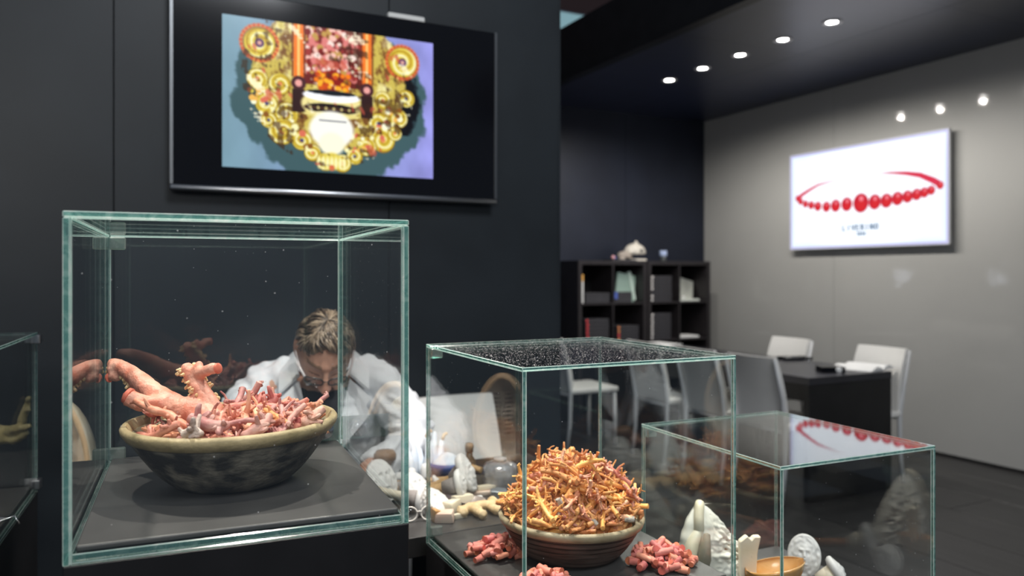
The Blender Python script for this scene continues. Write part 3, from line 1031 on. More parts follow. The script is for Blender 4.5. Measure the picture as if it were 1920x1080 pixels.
# A: tall left case, B: middle, C: low right, D: far left, partly out of the picture
A = (-.0475, .3715, 1.0355, 1.5385, 1.005, 1.425)
B = (.576, 1.018, 1.097, 1.563, .772, 1.20)
C = (1.075, 1.490, 1.030, 1.475, .640, 1.00)
D = (-.6765, -.2195, 1.917, 2.403, .776, 1.197)
ga = glass_case('large glass case holding the coral bowl with a thick pink branch', *A, t=.0078, clips=((-1, 1, 1), (-1, 1, -1)))
gb = glass_case('dusty-topped glass case over the heaped orange coral bowl', *B, dusty=True, clips=((-1, 1, 1), (-1, 1, -1)))
gc = glass_case('low glass case at right with carved white shells, screen mirrored on top', *C, clips=((-1, 1, 1),))
gd = glass_case('glass case at the left picture edge with a yellowish branch', *D, clips=())
TURN = {A: -.07, B: -.018, C: -.035, D: -.071}
for g_, q in ((ga, A), (gb, B), (gc, C), (gd, D)):
    g_.rotation_euler = (0, 0, TURN[q])
for z in (.012, .392):
    o = MB().box((-.004, -.03, 0), (.010, .006, .024)).box((-.03, -.004, 0), (.0, .006, .024)).build('corner_clip', M_SILVER, gd, smooth=False, bevel=.002)
    o.location = ((D[1] - D[0]) / 2, (D[3] - D[2]) / 2, z)
# rear lock of the big case: clear plate, ribbed chrome knobs
lk = MB().box((-.09, -.010, 0), (.003, -.002, .045)).build('lock_plate', M_CLIP, ga, smooth=False, bevel=.001)
lk.location = (.196, .2435, .020)
kn = MB().lathe([(0, .028), (.008, .027), (.012, .022), (.016, .020), (.016, .014), (.012, .012), (.018, .009), (.018, 0), (0, 0)], 24,
                M=Matrix.Rotation(PI / 2, 4, 'X')).build('lock_knob', M_CHROME, lk, angle=40)
kn.location = (-.024, -.010, .024)
kn.rotation_euler = (0, 0, -.3)
for nm, q in (('tall black plinth under the large glass case', A), ('black plinth under the middle glass case with the orange coral', B),
              ('black plinth under the low right glass case', C), ('black plinth under the glass case at the left picture edge', D)):
    plinth(nm, *q[:4], q[4]).rotation_euler = (0, 0, TURN[q])
for nm, q in (('black satin board under the bowl with the thick coral branch', A), ('black board under the orange coral bowl and pink coral pieces', B),
              ('black board under the carved white shells in the low case', C), ('black board in the glass case at the left picture edge', D)):
    platform(nm, q[0] + .012, q[1] - .012, q[2] + .012, q[3] - .012, q[4] + .0114, .008).rotation_euler = (0, 0, TURN[q])
PA, PB, PC, PD = (q[4] + .0196 for q in (A, B, C, D))

# ------------------------------------------------------------------ bowls
m_bowlA = mat('weathered_wood_bowl', (.028, .027, .026), .6, .4, col2=(.25, .225, .18), vscale=24, bump=.6, bscale=90, stretch=(1, 1, 1.6), thresh=(.42, .68))
m_rimA = mat('worn_ochre_rim', (.27, .21, .105), .55, .4, col2=(.50, .39, .22), vscale=22, bump=.35, bscale=120)
m_inA = mat('bowl_inside_ochre', (.13, .10, .06), .5, .4, col2=(.40, .34, .22), vscale=14, bump=.2, bscale=70)
m_bowlB = mat('brown_turned_bowl', (.052, .030, .022), .5, .5, col2=(.17, .12, .10), vscale=12, bump=.4, bscale=100, stretch=(1, 1, 14), thresh=(.40, .75))
m_rimB = mat('pale_worn_rim', (.26, .20, .11), .5, .4, col2=(.46, .39, .26), vscale=18, bump=.3, bscale=90)


def bowl(label, loc, R, H, rb, mo, mr, mi_, tilt, thick=.012, wob=None, ridge=False):
    t = thing('wooden_bowl', label, 'bowl', loc)
    T = Matrix.Rotation(tilt[0], 4, 'X') @ Matrix.Rotation(tilt[1], 4, 'Y')
    n = 72

    def r_at(s):       # outer profile, s 0..1
        return rb + (R - rb) * (s ** .62)
    prof = [(0, .001), (rb * .7, .001), (rb, 0)]
    for k in range(1, 13):
        s = k / 12 * .80
        prof.append((r_at(s), H * s))
        if ridge and k in (7, 9, 11):
            prof += [(r_at(s) - .0016, H * (s + .008)), (r_at(s + .02) - .0012, H * (s + .02)), (r_at(s + .03) + .0006, H * (s + .028))]
    zr = H * .80
    MB().lathe(prof, n, M=T, wob=wob).build('outer_wall', mo, t, angle=60)
    rim = [(r_at(.80), zr), (r_at(.80) + .004, zr + .001), (R - .001, H * .90), (R, H * .96), (R - .003, H), (R - thick * .7, H + .001), (R - thick, H - .004), (R - thick - .003, H - .012)]
    MB().lathe(rim, n, M=T, wob=wob).build('rim', mr, t, angle=60)
    inn = [(R - thick - .003, H - .012)]
    for k in range(11, 0, -1):
        s = k / 12
        inn.append((max(0, r_at(s * .85) - thick), H * s * .86 + .006))
    inn.append((0, .012))
    MB().lathe(inn, n, M=T, wob=wob).build('inside', mi_, t, angle=60)
    return t


CA = (.155, 1.283, PA)
CB = (.800, 1.330, PB)
bowl('weathered grey wooden bowl with ochre rim, under the thick pink coral branch', CA, .159, .100, .072, m_bowlA, m_rimA, m_inA, (.01, -.008), .013,
     lambda a, z: .012 * math.sin(2 * a + 1) + .004 * math.sin(5 * a))
bowl('brown turned wooden bowl heaped with orange coral twigs', CB, .146, .082, .083, m_bowlB, m_rimB, m_inA, (.0, .02), .010,
     lambda a, z: .006 * math.sin(3 * a), True)


def floor_z(r, R, H, rb, thick):
    """Height at which the inside of a bowl is r wide."""
    s = max(0, (r + thick - rb) / (R - rb)) ** (1 / .62)
    return H * min(1.0, s) + .004


# ------------------------------------------------------------------ coral
m_orange = mat('orange_coral', (.64, .25, .065), .5, .4, col2=(.84, .46, .18), vscale=45, bump=.35, bscale=160, rand=.25)
m_salmon = mat('salmon_coral', (.62, .23, .14), .48, .4, col2=(.76, .40, .27), vscale=40, bump=.3, bscale=160, rand=.2)
m_pink = mat('pink_coral', (.46, .13, .09), .5, .4, col2=(.64, .27, .20), vscale=40, bump=.35, bscale=170, rand=.2)
m_mauve = mat('mauve_coral', (.46, .19, .16), .55, .35, col2=(.64, .38, .31), vscale=50, bump=.3, bscale=170, rand=.2)
m_cut = mat('cut_pink_coral', (.58, .17, .13), .5, .35, col2=(.70, .28, .22), vscale=30, bump=.25, bscale=200, rand=.15)
m_cutend = mat('cut_coral_end', (.62, .16, .10), .4, .4, var=.2, vscale=60, rand=.15)
m_ash = mat('grey_coral_base', (.30, .28, .24), .75, .2, col2=(.66, .62, .55), vscale=90, bump=.6, bscale=200)
m_greyp = mat('grey_pink_coral', (.36, .24, .20), .65, .3, col2=(.60, .50, .44), vscale=70, bump=.5, bscale=180)
m_trunk = mat('trunk_coral', (.62, .19, .115), .5, .45, col2=(.72, .38, .28), vscale=34, bump=.6, bscale=130)
m_poly = mat('polyp_cream', (.66, .42, .20), .5, .4, col2=(.76, .56, .32), vscale=80, bump=.3, bscale=200)
m_yell = mat('yellow_branch', (.42, .33, .15), .6, .3, col2=(.58, .48, .26), vscale=50, bump=.4, bscale=150)


def wander(rs_, p, d, n, step, wob):
    pts = [Vector(p)]
    d = Vector(d).normalized()
    for _ in range(n):
        d = (d + Vector((rs_.gauss(0, wob), rs_.gauss(0, wob), rs_.gauss(0, wob)))).normalized()
        pts.append(pts[-1] + d * step)
    return pts, d


def twig_mesh(seed, L_, r, m, nb=3, knob=4, stub=True, m2=None, taper=.55):
    rs_ = random.Random(seed)
    mb = MB()
    n = 5
    pts, _ = wander(rs_, (-L_ / 2, 0, 0), (1, 0, 0), n, L_ / n, .22)
    rad = [r * (1 - (1 - taper) * i / n) * rs_.uniform(.85, 1.15) for i in range(n + 1)]
    mb.tube(pts, rad, 7, bulge=.35)
    for b in range(nb):
        i = rs_.randint(1, n - 1)
        d = Vector((rs_.uniform(.1, .9), rs_.gauss(0, 1), rs_.gauss(0, 1)))
        k = rs_.randint(2, 3)
        q, d2 = wander(rs_, pts[i], d, k, L_ * rs_.uniform(.09, .17), .35)
        rr = rad[i] * .8
        mb.tube(q, [rr * (1 - .5 * j / k) for j in range(k + 1)], 6, bulge=.5)
        if rs_.random() < .6:
            q2, _ = wander(rs_, q[-2], d2 + Vector((rs_.gauss(0, .8), rs_.gauss(0, .8), rs_.gauss(0, .8))), 2, L_ * .07, .3)
            mb.tube(q2, [rr * .6, rr * .5, rr * .35], 5, bulge=.5)
    for _ in range(knob):
        i = rs_.randint(0, n)
        d = Vector((rs_.gauss(0, .5), rs_.gauss(0, 1), rs_.gauss(0, 1))).normalized()
        q = pts[i] + d * rad[i] * .2
        mb.tube([q, q + d * rad[i] * 1.5], [rad[i] * .6, rad[i] * .45], 5, bulge=.5)
    mats = [m]
    if m2 is not None:
        mats.append(m2)
        p = pts[0]
        mb.tube([p + Vector((-.002, 0, 0)), p + Vector((.008, 0, 0)), p + Vector((.016, 0, 0))], [r * 1.0, r * 1.15, r * 1.0], 7, 1, bulge=.1)
    return mb.mesh('coral_twig', mats, angle=55)


def fits(me, M, c, R, H, rb, thick, over):
    """Every corner of a piece lies inside the bowl, or above its rim and not far beyond it."""
    V = VC.get(me.name)
    if V is None:
        a_ = np.empty(len(me.vertices) * 3)
        me.vertices.foreach_get('co', a_)
        V = VC[me.name] = a_.reshape(-1, 3)
    Mn = np.array(M)
    W = V @ Mn[:3, :3].T + Mn[:3, 3] - np.array(c)
    r = np.hypot(W[:, 0], W[:, 1])
    h = W[:, 2]
    lim = np.where(h > H * 1.03, R + over, rb + (R - rb) * np.clip(h / H, 0, 1) ** .62 - thick - .0015)
    return bool((r <= lim).all() and (h > .003).all())


VC = {}


def place(me, name, label, cat, group, p, rot, sc=1.0):
    o = link(name, me, None, p, rot)
    o.scale = (sc, sc, sc)
    return tag(o, label, cat, group)


# --- orange heap in the middle case
rc = random.Random(21)
kinds = []
for s in range(16):
    m = [m_orange, m_orange, m_salmon, m_orange][s % 4]
    kinds.append(twig_mesh(100 + s, rc.uniform(.055, .098), rc.uniform(.0042, .0068), m, nb=rc.randint(3, 5), knob=rc.randint(3, 7), m2=m_ash if s % 7 == 2 else None))
Rh = .132
ZR = PB + .078


def dome(r):
    q = min(1, r / Rh)
    return ZR + .112 * max(0, 1 - q ** 2.1)


core = MB()
pr = [(Rh * .93 * (1 - i / 14), 0) for i in range(15)]
core.lathe([(r, dome(r) - .016 - .010 * (1 - i / 14)) for i, (r, _) in enumerate(pr)], 48, wob=lambda a, z: .05 * math.sin(7 * a + 40 * z) + .04 * math.sin(13 * a - 60 * z))
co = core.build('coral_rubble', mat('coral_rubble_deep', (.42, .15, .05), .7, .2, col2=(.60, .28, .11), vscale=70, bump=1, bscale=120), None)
co.location = (CB[0], CB[1], 0)
tag(co, 'orange coral crumbs packed under the twigs in the heaped bowl', 'coral', None, 'stuff')
N_T = 270
for k in range(N_T):
    for tr_ in range(26):
        r = Rh * math.sqrt((k + .5) / N_T) * .99 - .0016 * tr_ * (r_ := rc.random())
        r = max(.002, r)
        a = k * 2.39996 + rc.uniform(-.3, .3)
        z = max(dome(r) - rc.uniform(.004, .017), PB + floor_z(r + .006, .146, .082, .083, .010) + .004) + .0006 * tr_
        e_ = -math.atan(.112 * 2.1 * (r / Rh) ** 1.1 / Rh) * .8
        R_ = Matrix.Rotation(a, 4, 'Z') @ Matrix.Rotation(-e_, 4, 'Y') @ Matrix.Rotation(rc.uniform(0, 6.28), 4, 'Z') @ Matrix.Rotation(rc.gauss(0, .35), 4, 'Y') @ Matrix.Rotation(rc.uniform(0, 6.28), 4, 'X')
        if r > Rh * .9:
            R_ = Matrix.Rotation(a + rc.uniform(.9, 2.2), 4, 'Z') @ Matrix.Rotation(rc.gauss(0, .2), 4, 'Y') @ Matrix.Rotation(rc.uniform(0, 6.28), 4, 'X')
        me, sc = kinds[rc.randrange(16)], rc.uniform(.8, 1.15)
        p = Vector((CB[0] + r * math.cos(a), CB[1] + r * math.sin(a), z))
        if fits(me, Matrix.Translation(p) @ R_ @ Matrix.Scale(sc, 4), CB, .146, .082, .083, .010, .012):
            place(me, 'coral_twig', 'orange coral twig heaped in the brown turned bowl', 'coral', 'orange coral twigs in the middle bowl', p, R_.to_euler(), sc)
            break

# --- pink stubby pieces and knobbly sprigs in the left bowl
kp = []
for s in range(12):
    m = [m_pink, m_mauve, m_salmon][s % 3]
    kp.append(twig_mesh(300 + s, rc.uniform(.055, .09), rc.uniform(.0052, .0082), m, nb=rc.randint(2, 4), knob=rc.randint(5, 9), taper=.7))
TA = Matrix.Rotation(.01, 4, 'X') @ Matrix.Rotation(-.008, 4, 'Y')


def inA(x, y, z):
    v = TA @ Vector((x, y, z))
    return Vector((CA[0] + v.x, CA[1] + v.y, CA[2] + v.z))


def moundA(x, y):
    r = math.hypot(x, y) / .142
    return .074 + .034 * max(0, 1 - r ** 2) + .016 * x / .15


rub = MB()
rub.lathe([(.110 * (1 - i / 10), .054 + .034 * (i / 10)) for i in range(11)], 40, M=TA, wob=lambda a, z: .05 * math.sin(9 * a))
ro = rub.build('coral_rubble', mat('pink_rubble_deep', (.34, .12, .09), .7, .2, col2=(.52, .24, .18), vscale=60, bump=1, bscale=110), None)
ro.location = CA
tag(ro, 'pink coral crumbs at the bottom of the weathered bowl', 'coral', None, 'stuff')
N_P = 170
for k in range(N_P):
    for tr_ in range(26):
        r = max(.002, .130 * math.sqrt((k + .5) / N_P) - .0016 * tr_ * rc.random())
        a = k * 2.39996 + rc.uniform(-.3, .3)
        x, y = r * math.cos(a), r * math.sin(a)
        z = max(moundA(x, y) - rc.uniform(.0, .020) - (.010 if x < -.06 else 0), floor_z(r + .010, .159, .100, .072, .013)) + .0006 * tr_
        Rm = TA @ Matrix.Rotation(rc.uniform(0, 6.28), 4, 'Z') @ Matrix.Rotation(rc.gauss(0, .28), 4, 'Y') @ Matrix.Rotation(rc.uniform(0, 6.28), 4, 'X')
        if r > .108:
            Rm = TA @ Matrix.Rotation(a + PI / 2 + rc.uniform(-.5, .5), 4, 'Z') @ Matrix.Rotation(rc.gauss(0, .15), 4, 'Y') @ Matrix.Rotation(rc.uniform(0, 6.28), 4, 'X')
        me, sc = kp[rc.randrange(12)], rc.uniform(.7, 1.1)
        p = inA(x, y, z)
        if fits(me, Matrix.Translation(p) @ Rm @ Matrix.Scale(sc, 4), CA, .159, .100, .072, .013, .006):
            place(me, 'coral_piece', 'stubby pink coral piece in the weathered bowl', 'coral', 'pink coral pieces in the left bowl', p, Rm.to_euler(), sc)
            break


# --- the thick branch and the long sprigs on top, placed at their distances from the camera
def dpts(lst):
    return [ray_d(px, py, Z) for px, py, Z in lst]


def smooth_path(pts, rad, sub=5):
    out, ro_ = [], []
    n = len(pts)
    for i in range(n - 1):
        p0, p1, p2, p3 = pts[max(0, i - 1)], pts[i], pts[i + 1], pts[min(n - 1, i + 2)]
        for k in range(sub):
            t = k / sub
            t2, t3 = t * t, t ** 3
            out.append(.5 * ((2 * p1) + (-p0 + p2) * t + (2 * p0 - 5 * p1 + 4 * p2 - p3) * t2 + (-p0 + 3 * p1 - 3 * p2 + p3) * t3))
            ro_.append(rad[i] * (1 - t) + rad[i + 1] * t)
    out.append(pts[-1]); ro_.append(rad[-1])
    return out, ro_


def limb(mb, lst, rad, n=16, mi=0, sub=5, lump=.0, seed=0):
    p, r = smooth_path(dpts(lst), rad, sub)
    if lump:
        r = [x * (1 + lump * noise.noise(Vector((i * .35, seed, 0)))) for i, x in enumerate(r)]
    mb.tube(p, r, n, mi, bulge=.45)
    return p, r


trunk = MB()
t1, q1 = limb(trunk, [(412, 802, 1.19), (372, 775, 1.20), (325, 761, 1.22), (285, 733, 1.24), (255, 709, 1.26), (230, 690, 1.28), (214, 684, 1.295), (206, 681, 1.30)],
              [.026, .0220, .0195, .0165, .0150, .0130, .0110, .007], lump=.12, seed=1)
t2, q2 = limb(trunk, [(410, 795, 1.20), (399, 768, 1.205), (382, 740, 1.215), (366, 715, 1.225), (354, 697, 1.23), (350, 686, 1.235)], [.021, .0170, .0145, .0135, .0130, .0105], lump=.12, seed=2)
limb(trunk, [(366, 700, 1.225), (380, 698, 1.215), (398, 692, 1.205), (408, 691, 1.20)], [.011, .010, .009, .0085], 12)
limb(trunk, [(368, 700, 1.225), (372, 686, 1.225), (369, 680, 1.225)], [.012, .010, .007], 12)
limb(trunk, [(300, 760, 1.215), (268, 757, 1.20), (240, 744, 1.195)], [.017, .015, .0135], 14, lump=.2, seed=3)
limb(trunk, [(222, 692, 1.28), (219, 706, 1.275), (206, 707, 1.28)], [.009, .0095, .006], 12)
limb(trunk, [(214, 690, 1.28), (208, 694, 1.29), (204, 692, 1.30)], [.010, .008, .005], 12)
tme = evaluated(trunk, 'branch', .0032, 3)
for p in tme.vertices:
    n_ = noise.noise(p.co * 90) * .0013 + noise.noise(p.co * 24) * .0026
    p.co += p.normal * n_
tme.materials.append(m_trunk)
tb = thing('coral_branch', 'thick pink coral branch rising from the weathered bowl to the left glass', 'coral', t1[0])
lo = -Vector(tb.location)


def sub(mb, name, m, **k):
    o = mb.build(name, m, tb, **k)
    o.location = lo
    return o


o = link('trunk', tme, tb, lo)
pol = MB()
rk = random.Random(5)
for path, rr_, cnt, sdir in ((t2, q2, 84, None), (t1, q1, 66, -1)):
    for _ in range(cnt):
        i = rk.randint(3, len(path) - 3)
        t_ = (path[i + 1] - path[i - 1]).normalized()
        if sdir is None:
            d = Vector((rk.choice((-1, 1)) * .894, -.449 * rk.choice((-1, 1)), rk.uniform(-.3, .3)))
        else:
            d = Vector((rk.uniform(-.6, .1), rk.uniform(-.9, -.2), -1))
        d = (d - t_ * d.dot(t_)).normalized()
        p = path[i] + d * rr_[i] * .96
        s_ = rk.uniform(.0022, .0045)
        pol.ell(p, (s_, s_, s_ * 1.1), 7, 5)
        if rk.random() < .4:
            pol.tube([p, p + d * s_ * 1.8], [s_ * .8, s_ * .6], 6, bulge=.5)
sub(pol, 'polyps', m_poly)
cut = MB()
limb(cut, [(243, 744, 1.193), (237, 741, 1.193)], [.0132, .0126], 14, sub=2)
limb(cut, [(206, 708, 1.279), (203, 708, 1.28)], [.0085, .0075], 10, sub=2)
limb(cut, [(407, 691, 1.20), (411, 690, 1.199)], [.0088, .008], 10, sub=2)
sub(cut, 'cut_ends', m_cutend, angle=40)

SPR = [
    ('long thin mauve coral sprig crossing below the thick branch', m_pink, [(254, 752, 1.16), (284, 768, 1.14), (318, 778, 1.13), (345, 798, 1.12), (374, 805, 1.11)], [.005, .0058, .0062, .0060, .0050]),
    ('dark pink coral rod lying along the back of the heap by the coat', m_pink, [(432, 765, 1.24), (470, 761, 1.25), (510, 765, 1.26), (540, 770, 1.27)], [.008, .0085, .008, .007]),
    ('forked orange-pink coral sprig standing at the right rim of the weathered bowl', m_salmon, [(556, 800, 1.20), (572, 776, 1.21), (590, 764, 1.22), (603, 752, 1.22)], [.006, .0062, .0055, .0040]),
    ('mauve coral rod resting on the right rim below the forked sprig', m_mauve, [(570, 795, 1.17), (590, 779, 1.18), (606, 766, 1.19)], [.0075, .0078, .006]),
    ('pink coral stub standing behind the heap near the coat lapel', m_pink, [(500, 760, 1.27), (512, 752, 1.27), (520, 741, 1.275)], [.008, .007, .006]),
    ('pink forked coral lying on the left side of the weathered bowl', m_pink, [(258, 816, 1.13), (285, 820, 1.11), (310, 806, 1.10), (335, 794, 1.10)], [.0055, .0065, .006, .005]),
    ('greyish coral lump in the middle front of the weathered bowl', m_greyp, [(345, 815, 1.085), (362, 810, 1.08), (378, 815, 1.075)], [.006, .008, .005]),
    ('mauve crooked coral near the front rim centre of the weathered bowl', m_mauve, [(455, 820, 1.10), (480, 806, 1.11), (500, 790, 1.13), (505, 778, 1.14)], [.0075, .0085, .007, .005]),
    ('pale pink coral knot at the foot of the thick branch', m_mauve, [(358, 784, 1.12), (385, 796, 1.11), (412, 800, 1.11), (425, 797, 1.12)], [.008, .0095, .009, .006]),
    ('orange coral splinter slanting down the right part of the heap', m_orange, [(496, 768, 1.19), (520, 782, 1.17), (540, 794, 1.16)], [.0035, .0045, .004]),
]
for k, (lab, m, lst, rad) in enumerate(SPR):
    mb = MB()
    rk = random.Random(50 + k)
    p, r = smooth_path(dpts(lst), rad, 4)
    r = [x * rk.uniform(.9, 1.12) for x in r]
    c0 = p[len(p) // 2]
    p = [q - c0 for q in p]
    mb.tube(p, r, 9, bulge=.5)
    for _ in range(9):
        i = rk.randint(1, len(p) - 2)
        d = Vector((rk.gauss(0, 1), rk.gauss(0, 1), rk.gauss(.4, 1))).normalized()
        L_ = r[i] * rk.uniform(1.2, 3.2)
        mb.tube([p[i] + d * r[i] * .3, p[i] + d * L_ * .7, p[i] + d * L_ + Vector((rk.gauss(0, .002), 0, rk.gauss(0, .002)))], [r[i] * .6, r[i] * .5, r[i] * .35], 6, bulge=.5)
    o = mb.build('coral_sprig', m, None, angle=55)
    o.location = c0
    tag(o, lab, 'coral')

# --- cut pink pieces in three small heaps around the middle bowl
kc = []
for s in range(9):
    rs_ = random.Random(700 + s)
    L_ = rs_.uniform(.019, .034); r = rs_.uniform(.0048, .0070)
    pts, _ = wander(rs_, (-L_ / 2, 0, 0), (1, 0, 0), 4, L_ / 4, .16)
    mb = MB()
    mb.tube(pts, [r * rs_.uniform(.9, 1.15) for _ in pts], 9, caps=False)
    n = 9
    for e_ in (0, len(pts) - 1):
        base = e_ * n
        c = len(mb.v)
        mb.v.append(tuple(pts[e_]))
        for q in range(n):
            q2 = (q + 1) % n
            mb.f.append((c, base + q2, base + q) if e_ == 0 else (c, base + q, base + q2))
            mb.mi.append(1)
    if s % 3 == 0:
        d = Vector((.5, rs_.choice((-1, 1)), .4)).normalized()
        mb.tube([pts[2], pts[2] + d * r * 2.2], [r * .8, r * .7], 8)
    kc.append(mb.mesh('coral_stub', [m_cut, m_cutend], angle=50))
for (cx_, cy_, n_, wd, lab) in ((.662, 1.385, 58, .055, 'left of the brown bowl'), (.668, 1.205, 40, .045, 'in front of the brown bowl'), (.925, 1.205, 78, .064, 'right of the brown bowl')):
    for k in range(n_):
        r = wd * math.sqrt(rc.random())
        a = rc.uniform(0, 2 * PI)
        x, y = cx_ + r * math.cos(a), cy_ + r * math.sin(a) * .9
        top = .036 * (1 - (r / wd) ** 1.6)
        z = PB + .0075 + rc.uniform(.25, 1) * top
        place(kc[rc.randrange(9)], 'coral_stub', 'cut pink coral stub in the small heap ' + lab, 'coral', 'cut pink coral stubs ' + lab,
              (x, y, z), (rc.uniform(0, 6.28), rc.gauss(0, .3 if z > PB + .014 else .06), rc.uniform(0, 6.28)), rc.uniform(.85, 1.15))

# --- far left case: yellowish branch on a wire stand
yb = MB()
limb(yb, [(-10, 826, 2.10), (20, 815, 2.08), (38, 800, 2.07), (44, 780, 2.06), (50, 760, 2.06), (54, 745, 2.05)], [.016, .014, .0115, .0105, .009, .006], 10)
limb(yb, [(10, 812, 2.08), (32, 805, 2.05), (56, 799, 2.03)], [.013, .011, .007], 10)
limb(yb, [(0, 822, 2.09), (28, 826, 2.06), (52, 812, 2.04)], [.012, .010, .006], 10)
limb(yb, [(-20, 800, 2.11), (12, 806, 2.09), (36, 800, 2.07)], [.014, .012, .008], 10)
limb(yb, [(47, 770, 2.06), (56, 768, 2.05)], [.008, .005], 8)
yb.ell(ray_d(8, 818, 2.08), (.03, .02, .02), 12, 8)
yme = evaluated(yb, 'branch', .004, 2)
for p in yme.vertices:
    p.co += p.normal * noise.noise(p.co * 70) * .003
yme.materials.append(m_yell)
yt = thing('dried_branch', 'knobbly yellowish coral branch in the glass case at the left picture edge', 'coral', (-.40, 2.1, PD))
link('branch', yme, yt, -Vector(yt.location))
st = MB()
st.tube([(.0, .0, 0), (.0, .0, .20)], .003, 6).tube([(-.06, -.03, .003), (.0, 0, .004), (.05, -.04, .003)], .003, 6).tube([(0, 0, .20), (-.04, 0, .205), (.05, .0, .205)], .003, 6)
st.build('wire_stand', M_CHROME, yt)
p = ray_at(20, 990, .80)
t = thing('wire_tweezers', 'thin chrome wire tool lying at the edge of the left case', 'tool', (-.235, 2.02, PD))
MB().tube([(-.06, 0, .004), (-.02, .012, .006), (.02, .0, .02), (.03, -.01, .004)], .002, 6).tube([(-.05, -.01, .004), (.0, .03, .004)], .0018, 6).build('wire', M_CHROME, t)

# ------------------------------------------------------------------ carved shells in the low right case
m_carve = mat('carved_white_shell', (.70, .67, .60), .42, .45, col2=(.80, .78, .73), vscale=20, bump=.15, bscale=30)
m_carve2 = mat('carved_shell_brown', (.32, .19, .12), .45, .4, var=.2, vscale=30)
m_amber = mat('amber_shell', (.50, .24, .06), .2, .5, col2=(.66, .42, .20), vscale=14, coat=.4)
m_ivory = mat('ivory_shell', (.68, .60, .44), .4, .45, col2=(.76, .71, .60), vscale=16, bump=.1, bscale=40)
m_cameo = mat('cameo_white', (.74, .74, .73), .5, .4, var=.05, vscale=20)
m_stickO = mat('orange_wood_stick', (.46, .17, .05), .5, .4, var=.2, vscale=30, stretch=(1, 8, 8))
m_stick = mat('pale_wood_stick', (.46, .28, .12), .55, .4, col2=(.60, .40, .20), vscale=24, stretch=(2, 12, 12), bump=.1)
m_wax = mat('grey_wax', (.22, .20, .19), .6, .3, var=.3, vscale=40)


def helmet_shell(loc, rot, sc):
    """Large helmet shell: ribbed body, flaring lip, pointed spire, and a carved relief on the flank."""
    t = thing('helmet_shell', 'large white carved helmet shell in the low right glass case', 'shell', loc)
    R_ = Euler(rot).to_matrix()
    nu, nv = 150, 96
    vs, fs, mi = [], [], []
    for j in range(nv + 1):
        s = j / nv                         # 0 bottom .. 1 spire
        z = .185 * s
        w_ = .086 * min(1, (s + .02) / .14) ** .5 * max(0, 1 - s ** 1.7) ** .72 + .005
        for i in range(nu):
            a = 2 * PI * i / nu
            rib = .03 * math.sin(s * 34) * (.4 + .6 * (math.cos(a) < .2))
            r = w_ * (1 + .30 * math.exp(-((a - 3.5) / .35) ** 2) + rib * .6)
            # relief of clustered heads and folds on the carved flank
            flank = math.exp(-((a - 5.6) / .75) ** 2) * math.exp(-((s - .45) / .30) ** 2)
            q = Vector((math.cos(a) * 3, math.sin(a) * 3, z * 60))
            rel = abs(noise.noise(q * 1.1)) * 1.5 + noise.noise(q * 2.3) * .7
            r += flank * (.030 * rel - .008)
            sh_ = .026 - .060 * s
            vs.append(R_ @ Vector(((r * math.cos(a) + sh_) * sc, r * .72 * math.sin(a) * sc, z * sc)))
    for j in range(nv):
        for i in range(nu):
            i2 = (i + 1) % nu
            fs.append((j * nu + i, j * nu + i2, (j + 1) * nu + i2, (j + 1) * nu + i))
            a = 2 * PI * (i + .5) / nu
            q = Vector((math.cos(a) * 3, math.sin(a) * 3, .185 * j / nv * 60))
            flank = math.exp(-((a - 5.6) / .62) ** 2) * math.exp(-((j / nv - .45) / .24) ** 2)
            mi.append(1 if flank > .35 and abs(noise.noise(q * 1.1)) * 1.5 + noise.noise(q * 2.3) * .7 < .05 else 0)
    c = len(vs)
    vs += [R_ @ Vector((0, 0, 0)), R_ @ Vector((0, 0, .187 * sc))]
    for i in range(nu):
        i2 = (i + 1) % nu
        fs.append((c, i2, i)); fs.append((c + 1, nv * nu + i, nv * nu + i2)); mi += [0, 0]
    mb = MB(); mb.v = [tuple(v) for v in vs]; mb.f = fs; mb.mi = mi
    mb.build('body', [m_carve, m_carve2], t)
    lip = MB()
    pts, _r = [], []
    for k in range(12):
        s = k / 11
        pts.append(R_ @ (Vector((-.050 - .026 * math.sin(PI * s), -.050 + .02 * s, .008 + .125 * s)) * sc)); _r.append((.010 + .008 * math.sin(PI * s)) * sc)
    lip.tube(pts, _r, 10, bulge=.5)
    pts = [R_ @ (Vector(p) * sc) for p in ((-.052, -.030, .130), (-.050, -.022, .158), (-.044, -.010, .178), (-.036, .0, .188))]
    lip.tube(pts, [.013 * sc, .0125 * sc, .0125 * sc, .011 * sc], 10, bulge=.6)
    lip.build('lip', m_ivory, t)
    ap = MB().tube([R_ @ (Vector(p) * sc) for p in ((-.052, -.056, .030), (-.050, -.060, .075), (-.046, -.056, .130))], [.012 * sc, .016 * sc, .008 * sc], 12, flat=1, bulge=.4)
    ap.build('aperture', mat('shell_aperture_grey', (.22, .20, .16), .5, .4, col2=(.34, .30, .22), vscale=12), t)
    return t


helmet_shell((1.172, 1.360, PC), (.0, .10, -.15), .93)
# flat shell slab standing on edge
p = Vector((1.225, 1.285, PC))
t = thing('shell_slab', 'pale shell slab standing upright right of the carved helmet shell', 'shell', p, -.4)
vs = []
mb = MB()
prof = [(-.020, 0), (.020, 0), (.017, .04), (.019, .08), (.027, .116), (.012, .116), (.006, .109), (-.004, .118), (-.012, .112), (-.020, .106), (-.019, .06)]
n = len(prof)
mb.add([(x, -.008, z) for x, z in prof] + [(x, .008, z) for x, z in prof],
       [tuple(range(n)), tuple(range(2 * n - 1, n - 1, -1))] + [(i, n + i, n + (i + 1) % n, (i + 1) % n) for i in range(n)])
mb.build('slab', m_ivory, t, smooth=False, bevel=.002)
